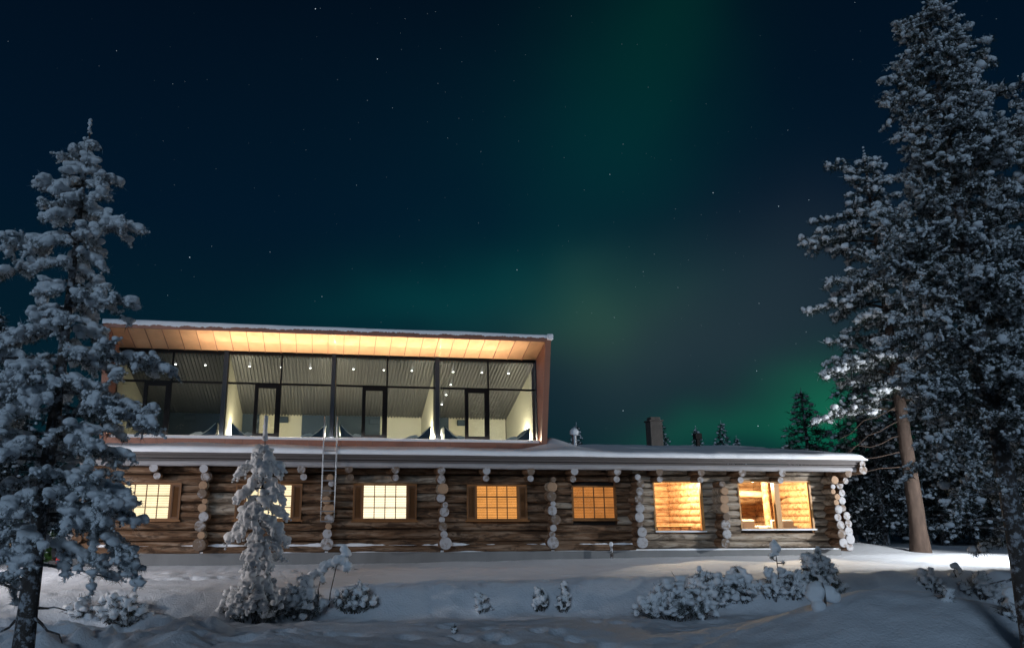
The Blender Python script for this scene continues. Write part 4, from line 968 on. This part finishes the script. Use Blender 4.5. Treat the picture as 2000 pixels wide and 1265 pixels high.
shrub('juniper_bush', 'low snow-smothered bush between the left spruce trunk and the spired juniper', 'bush', 158, 1200, 62, 38, 43, 14, .075)
shrub('juniper_bush', 'broad snowy skirt of bushes round the foot of the slender young spruce', 'bush', 490, 1208, 130, 75, 44, 46, .07)
shrub('juniper_bush', 'rounded bush with heavy snow pads right of the slender young spruce', 'bush', 585, 1206, 100, 75, 45, 36, .08)
shrub('juniper_bush', 'wide dark-twigged snowy bush right of the bent saplings', 'bush', 690, 1190, 92, 52, 46, 30, .06, K=20)
shrub('juniper_bush', 'largest snow-lumped bush in the right half, in front of the snow bank', 'bush', 1325, 1208, 150, 80, 47, 60, .085)
shrub('juniper_bush', 'snowy bush behind and right of the largest snow-lumped bush', 'bush', 1385, 1180, 90, 70, 48, 34, .075)
shrub('juniper_bush', 'row-end snowy bush in the middle of the right-hand bush row', 'bush', 1440, 1172, 80, 62, 49, 28, .075)
shrub('juniper_bush', 'pair of upright snow fingers at the left of the drooping bush', 'bush', 1508, 1168, 50, 80, 50, 9, .06, shape='spikes')
shrub('juniper_bush', 'snowy bush under the tiny snow-capped sapling', 'bush', 1545, 1166, 62, 58, 51, 24, .07)
shrub('drooping_bush', 'large humped bush with dark drooping twigs under snow, before the lodge corner', 'bush', 1600, 1160, 100, 82, 52, 56, .065, K=30)
shrub('juniper_bush', 'small paired snowy bush on the far side of the mound, below the bright track', 'bush', 1815, 1152, 52, 46, 53, 14, .06)
shrub('juniper_bush', 'low snowy tuft just right of the paired bush beyond the mound', 'bush', 1850, 1172, 30, 26, 54, 7, .055)
shrub('juniper_bush', 'snow-topped bush with a mushroom cap near the right tree trunk', 'bush', 1912, 1166, 66, 52, 55, 18, .075)
shrub('juniper_bush', 'small snowy bush at the foot of the right tree', 'bush', 1958, 1180, 48, 40, 56, 12, .07)
shrub('juniper_bush', 'snow-smothered bush at the right frame edge', 'bush', 1992, 1210, 60, 60, 57, 14, .085)
shrub('juniper_bush', 'small snow-capped tuft on a stem in the middle foreground', 'bush', 940, 1198, 34, 44, 58, 8, .055)
shrub('juniper_bush', 'dark twiggy bush in the middle of the field before the snow bank', 'bush', 1058, 1194, 34, 50, 59, 10, .045, K=26)
shrub('juniper_bush', 'leaning twiggy bush with snowy sprays right of the dark twiggy bush', 'bush', 1102, 1194, 30, 54, 60, 8, .04, K=22)
shrub('spruce_seedling', 'tiny spruce seedling poking out of the snow at the bottom centre', 'seedling', 889, 1236, 11, 32, 61, 4, .028, shape='spikes', voxel=.01)
def sapling(name, label, px, py, stem, caps, seed):
    rg = np.random.default_rng(seed); xy = on_ground(px, py); d = float(np.dot(np.array([xy[0], xy[1]-CAM[1]]), FH[:2])); k = d/FPX
    t = thing(name, label, 'sapling', (0,0,0)); m_ = MB()
    for line in stem: m_.tube([(x*k, 0, -y*k) for x, y in line], np.linspace(.014, .006, len(line)), 6, 0, 0)
    m_.build('stem', M_BARK, t, True); P = []; RR = []; NP = []
    for x, y, r in caps:
        for i in range(6):
            j = rg.normal(size=3)*r*k*.35; P.append(np.array([x*k, 0, -y*k])+j); RR.append(r*k*rg.uniform(.6, .95)); NP.append(np.array([x*k, 0, -y*k-r*k*.5])+j)
    V, F = blobs(np.array(P), np.array(RR), rg, .9); link('snow_load', remeshed(V, F, .014, 2, .004), M_TSNOW, t)
    fo = MB(); needles(fo, np.array(NP), 14, .07, .007, rg, .5); fo.build('needles', M_NEEDLE, t); put(t, xy, gz(*xy), RTA)
sapling('bent_sapling', 'thin sapling with snow head leaning right, between the rounded bush and the foundation', 622, 1186, [[(0,0),(-2,-30),(4,-55),(6,-62)]], [(2,-62,9),(-12,-56,10),(8,-48,6)], 71)
sapling('bent_sapling', 'taller sapling with a snow-laden crown bent to the right below the ladder', 642, 1188, [[(0,0),(2,-25),(8,-55),(13,-80),(26,-98)]], [(4,-78,9),(12,-82,10),(22,-84,9),(27,-98,9),(34,-72,8),(-10,-72,9)], 72)
sapling('capped_sapling', 'tiny sapling with a bell-shaped snow cap above the right-hand bushes', 1524, 1160, [[(0,0),(0,-40),(-1,-90)], [(0,-58),(-6,-60),(-10,-65)], [(0,-54),(8,-54),(11,-58)]], [(-1,-92,5),(-1,-86,7),(-1,-80,9),(-10,-66,3.2),(11,-57,2.6)], 73)
sapling('capped_sapling', 'short stem with a small snow knob beside the capped sapling bush', 1558, 1170, [[(0,0),(0,-14),(1,-26)]], [(1,-27,7),(-3,-8,6)], 74)
sapling('capped_sapling', 'curled snow-capped sapling on the slope left of the right tree', 1868, 1128, [[(0,0),(-3,-10),(0,-18)]], [(0,-19,6),(7,-13,4.5),(-7,-4,5)], 75)
sapling('weed_stalk', 'white frosted weed stalk leaning against the foundation under the third window', 796, 1096, [[(0,0),(1,-10),(3,-19)]], [(1,-6,1.6),(2,-12,1.8),(3,-18,2.2)], 76)
sapling('weed_stalk', 'small snow-tipped stalk by the foundation left of the leaning weed stalk', 668, 1100, [[(0,0),(-1,-9),(-3,-15)]], [(-3,-15,2.4),(2,-5,2.6)], 77)
# two-lobed snow lump on a bent stem beside the mound
xy = on_ground(1606, 1186); k = float(np.dot(np.array([xy[0], xy[1]-CAM[1]]), FH[:2]))/FPX; rg = np.random.default_rng(81)
t = thing('snow_capped_stump', 'two-lobed ball of snow on a dark bent stem beside the right-hand mound', 'stump', (0,0,0))
m_ = MB(); m_.tube([(4*k, 0, -.05), (6*k, -.02, 12*k), (2*k, -.08, 30*k), (-1*k, -.1, 44*k)], [.022, .018, .014, .01], 7, 0, 0); m_.build('stem', M_BARK, t, True)
P = [np.array([-8*k, 0, 28*k]), np.array([14*k, .02, 24*k]), np.array([-12*k, 0, 20*k]), np.array([20*k, 0, 18*k]), np.array([-6*k, .0, 36*k]), np.array([8*k, .03, 33*k]), np.array([-10*k, -.05, 2*k])]
V, F = blobs(np.array(P), np.array([17, 16, 13, 13, 11, 10, 12])*k, rg, .95, ICO2, .08); link('snow_load', remeshed(V, F, .014, 6, .003), M_TSNOW, t); put(t, xy, gz(*xy), RTA)
# short pipe post against the foundation
p = aty(1195, 1090, -.45); m_ = MB(); zt = aty(1195, 1064, -.45)[2]
t = thing('short_post', 'short dark post with a snow knob against the foundation under the amber window', 'post', (p[0], -.45, gz(p[0], -.45)))
m_.tube([(p[0], -.45, -.1), (p[0], -.45, zt)], .045, 10, 0, 0); m_.build('post_shaft', M_BARK, t, True)
V, F = blobs(np.array([(p[0], -.45, zt+.02), (p[0], -.45, zt+.05)]), np.array([.07, .06]), rg, .9, ICO2, .1); link('snow_cap', raw_mesh('snow_cap', V, [F], None, True), M_TSNOW, t)

# ------------------------------------------------------------------ things glimpsed behind the left spruce
def prof_g(t): return np.interp(t, [0, .3, 1], [1.0, .85, .08])
for px, d, top, lb, sd in ((40, 24.5, 985, 'green snow-free young spruce behind the left spruce, left of its trunk', 91), (103, 24.5, 1035, 'low green spruce between the left spruce trunk and the lodge', 92)):
    xy = at_dist(px, d); H = height_at(top, xy)-gz(*xy); kq = H/2.4
    t = make_tree('green_spruce', lb, 'tree', sd, H, .05, lambda q: prof_g(q)*kq, 40, .03, .96, .1, .3, .16, .42, .03, .5, .06, .8, None, 16, .14, .014, .08, 0, needle=M_GREEN); put(t, xy)
for px, lb in ((32, 'pale wooden post at the left, beside the green spruce'), (117, 'pale wooden post beside the snow-covered snowmobile')):
    xy = at_dist(px, 22.6); z = gz(*xy); m_ = MB(); m_.box(xy[0]-.06, xy[0]+.06, xy[1]-.06, xy[1]+.06, z-.2, z+.62)
    tag(m_.build('wooden_post', simple('orange_post_wood', (.5, .3, .16), .8), None, bevel=.01), lb, 'post', 'wooden posts behind the left spruce')
xy = at_dist(136, 22.9); z = gz(*xy); x, y = xy
t = thing('snowmobile', 'snow-covered dark snowmobile with red tail beside the left end of the lodge', 'snowmobile', (x, y, z))
M_BLK = simple('black_plastic', (.015, .015, .017), .5); M_RED = simple('red_plastic', (.5, .02, .02), .4)
m_ = MB(); m_.tube([(x, y-.75, z+.22), (x, y-.6, z+.42), (x, y, z+.46), (x, y+.6, z+.50), (x, y+1.1, z+.40), (x, y+1.4, z+.22)], [.10, .2, .22, .24, .22, .08], 12, 0, 0); m_.build('body', M_BLK, t, True)
m_ = MB(); m_.box(x-.2, x+.2, y-.8, y+.3, z-.02, z+.2); m_.build('track', M_BLK, t, bevel=.06)
m_ = MB(); m_.box(x+.02, x+.26, y-.84, y-.78, z+.12, z+.26); m_.build('tail_lamp', M_RED, t, bevel=.02)
for s_ in (-1, 1): m_ = MB(); m_.box(x+s_*.4-.06, x+s_*.4+.06, y+.6, y+1.7, z, z+.04); m_.build('ski', M_BLK, t, bevel=.01)
m_ = MB(); m_.quad((x-.25, y+.75, z+.65), (x+.25, y+.75, z+.65), (x+.2, y+.55, z+1.0), (x-.2, y+.55, z+1.0)); m_.build('windshield', M_BLK, t)
V, F = blobs(np.array([(x, y-.4, z+.62), (x, y-.1, z+.66), (x, y+.3, z+.68), (x, y+.7, z+.66)]), np.array([.22, .25, .26, .25]), rg, .75, ICO2, .1); link('snow_cap', raw_mesh('snow_cap', V, [F], None, True), M_TSNOW, t)
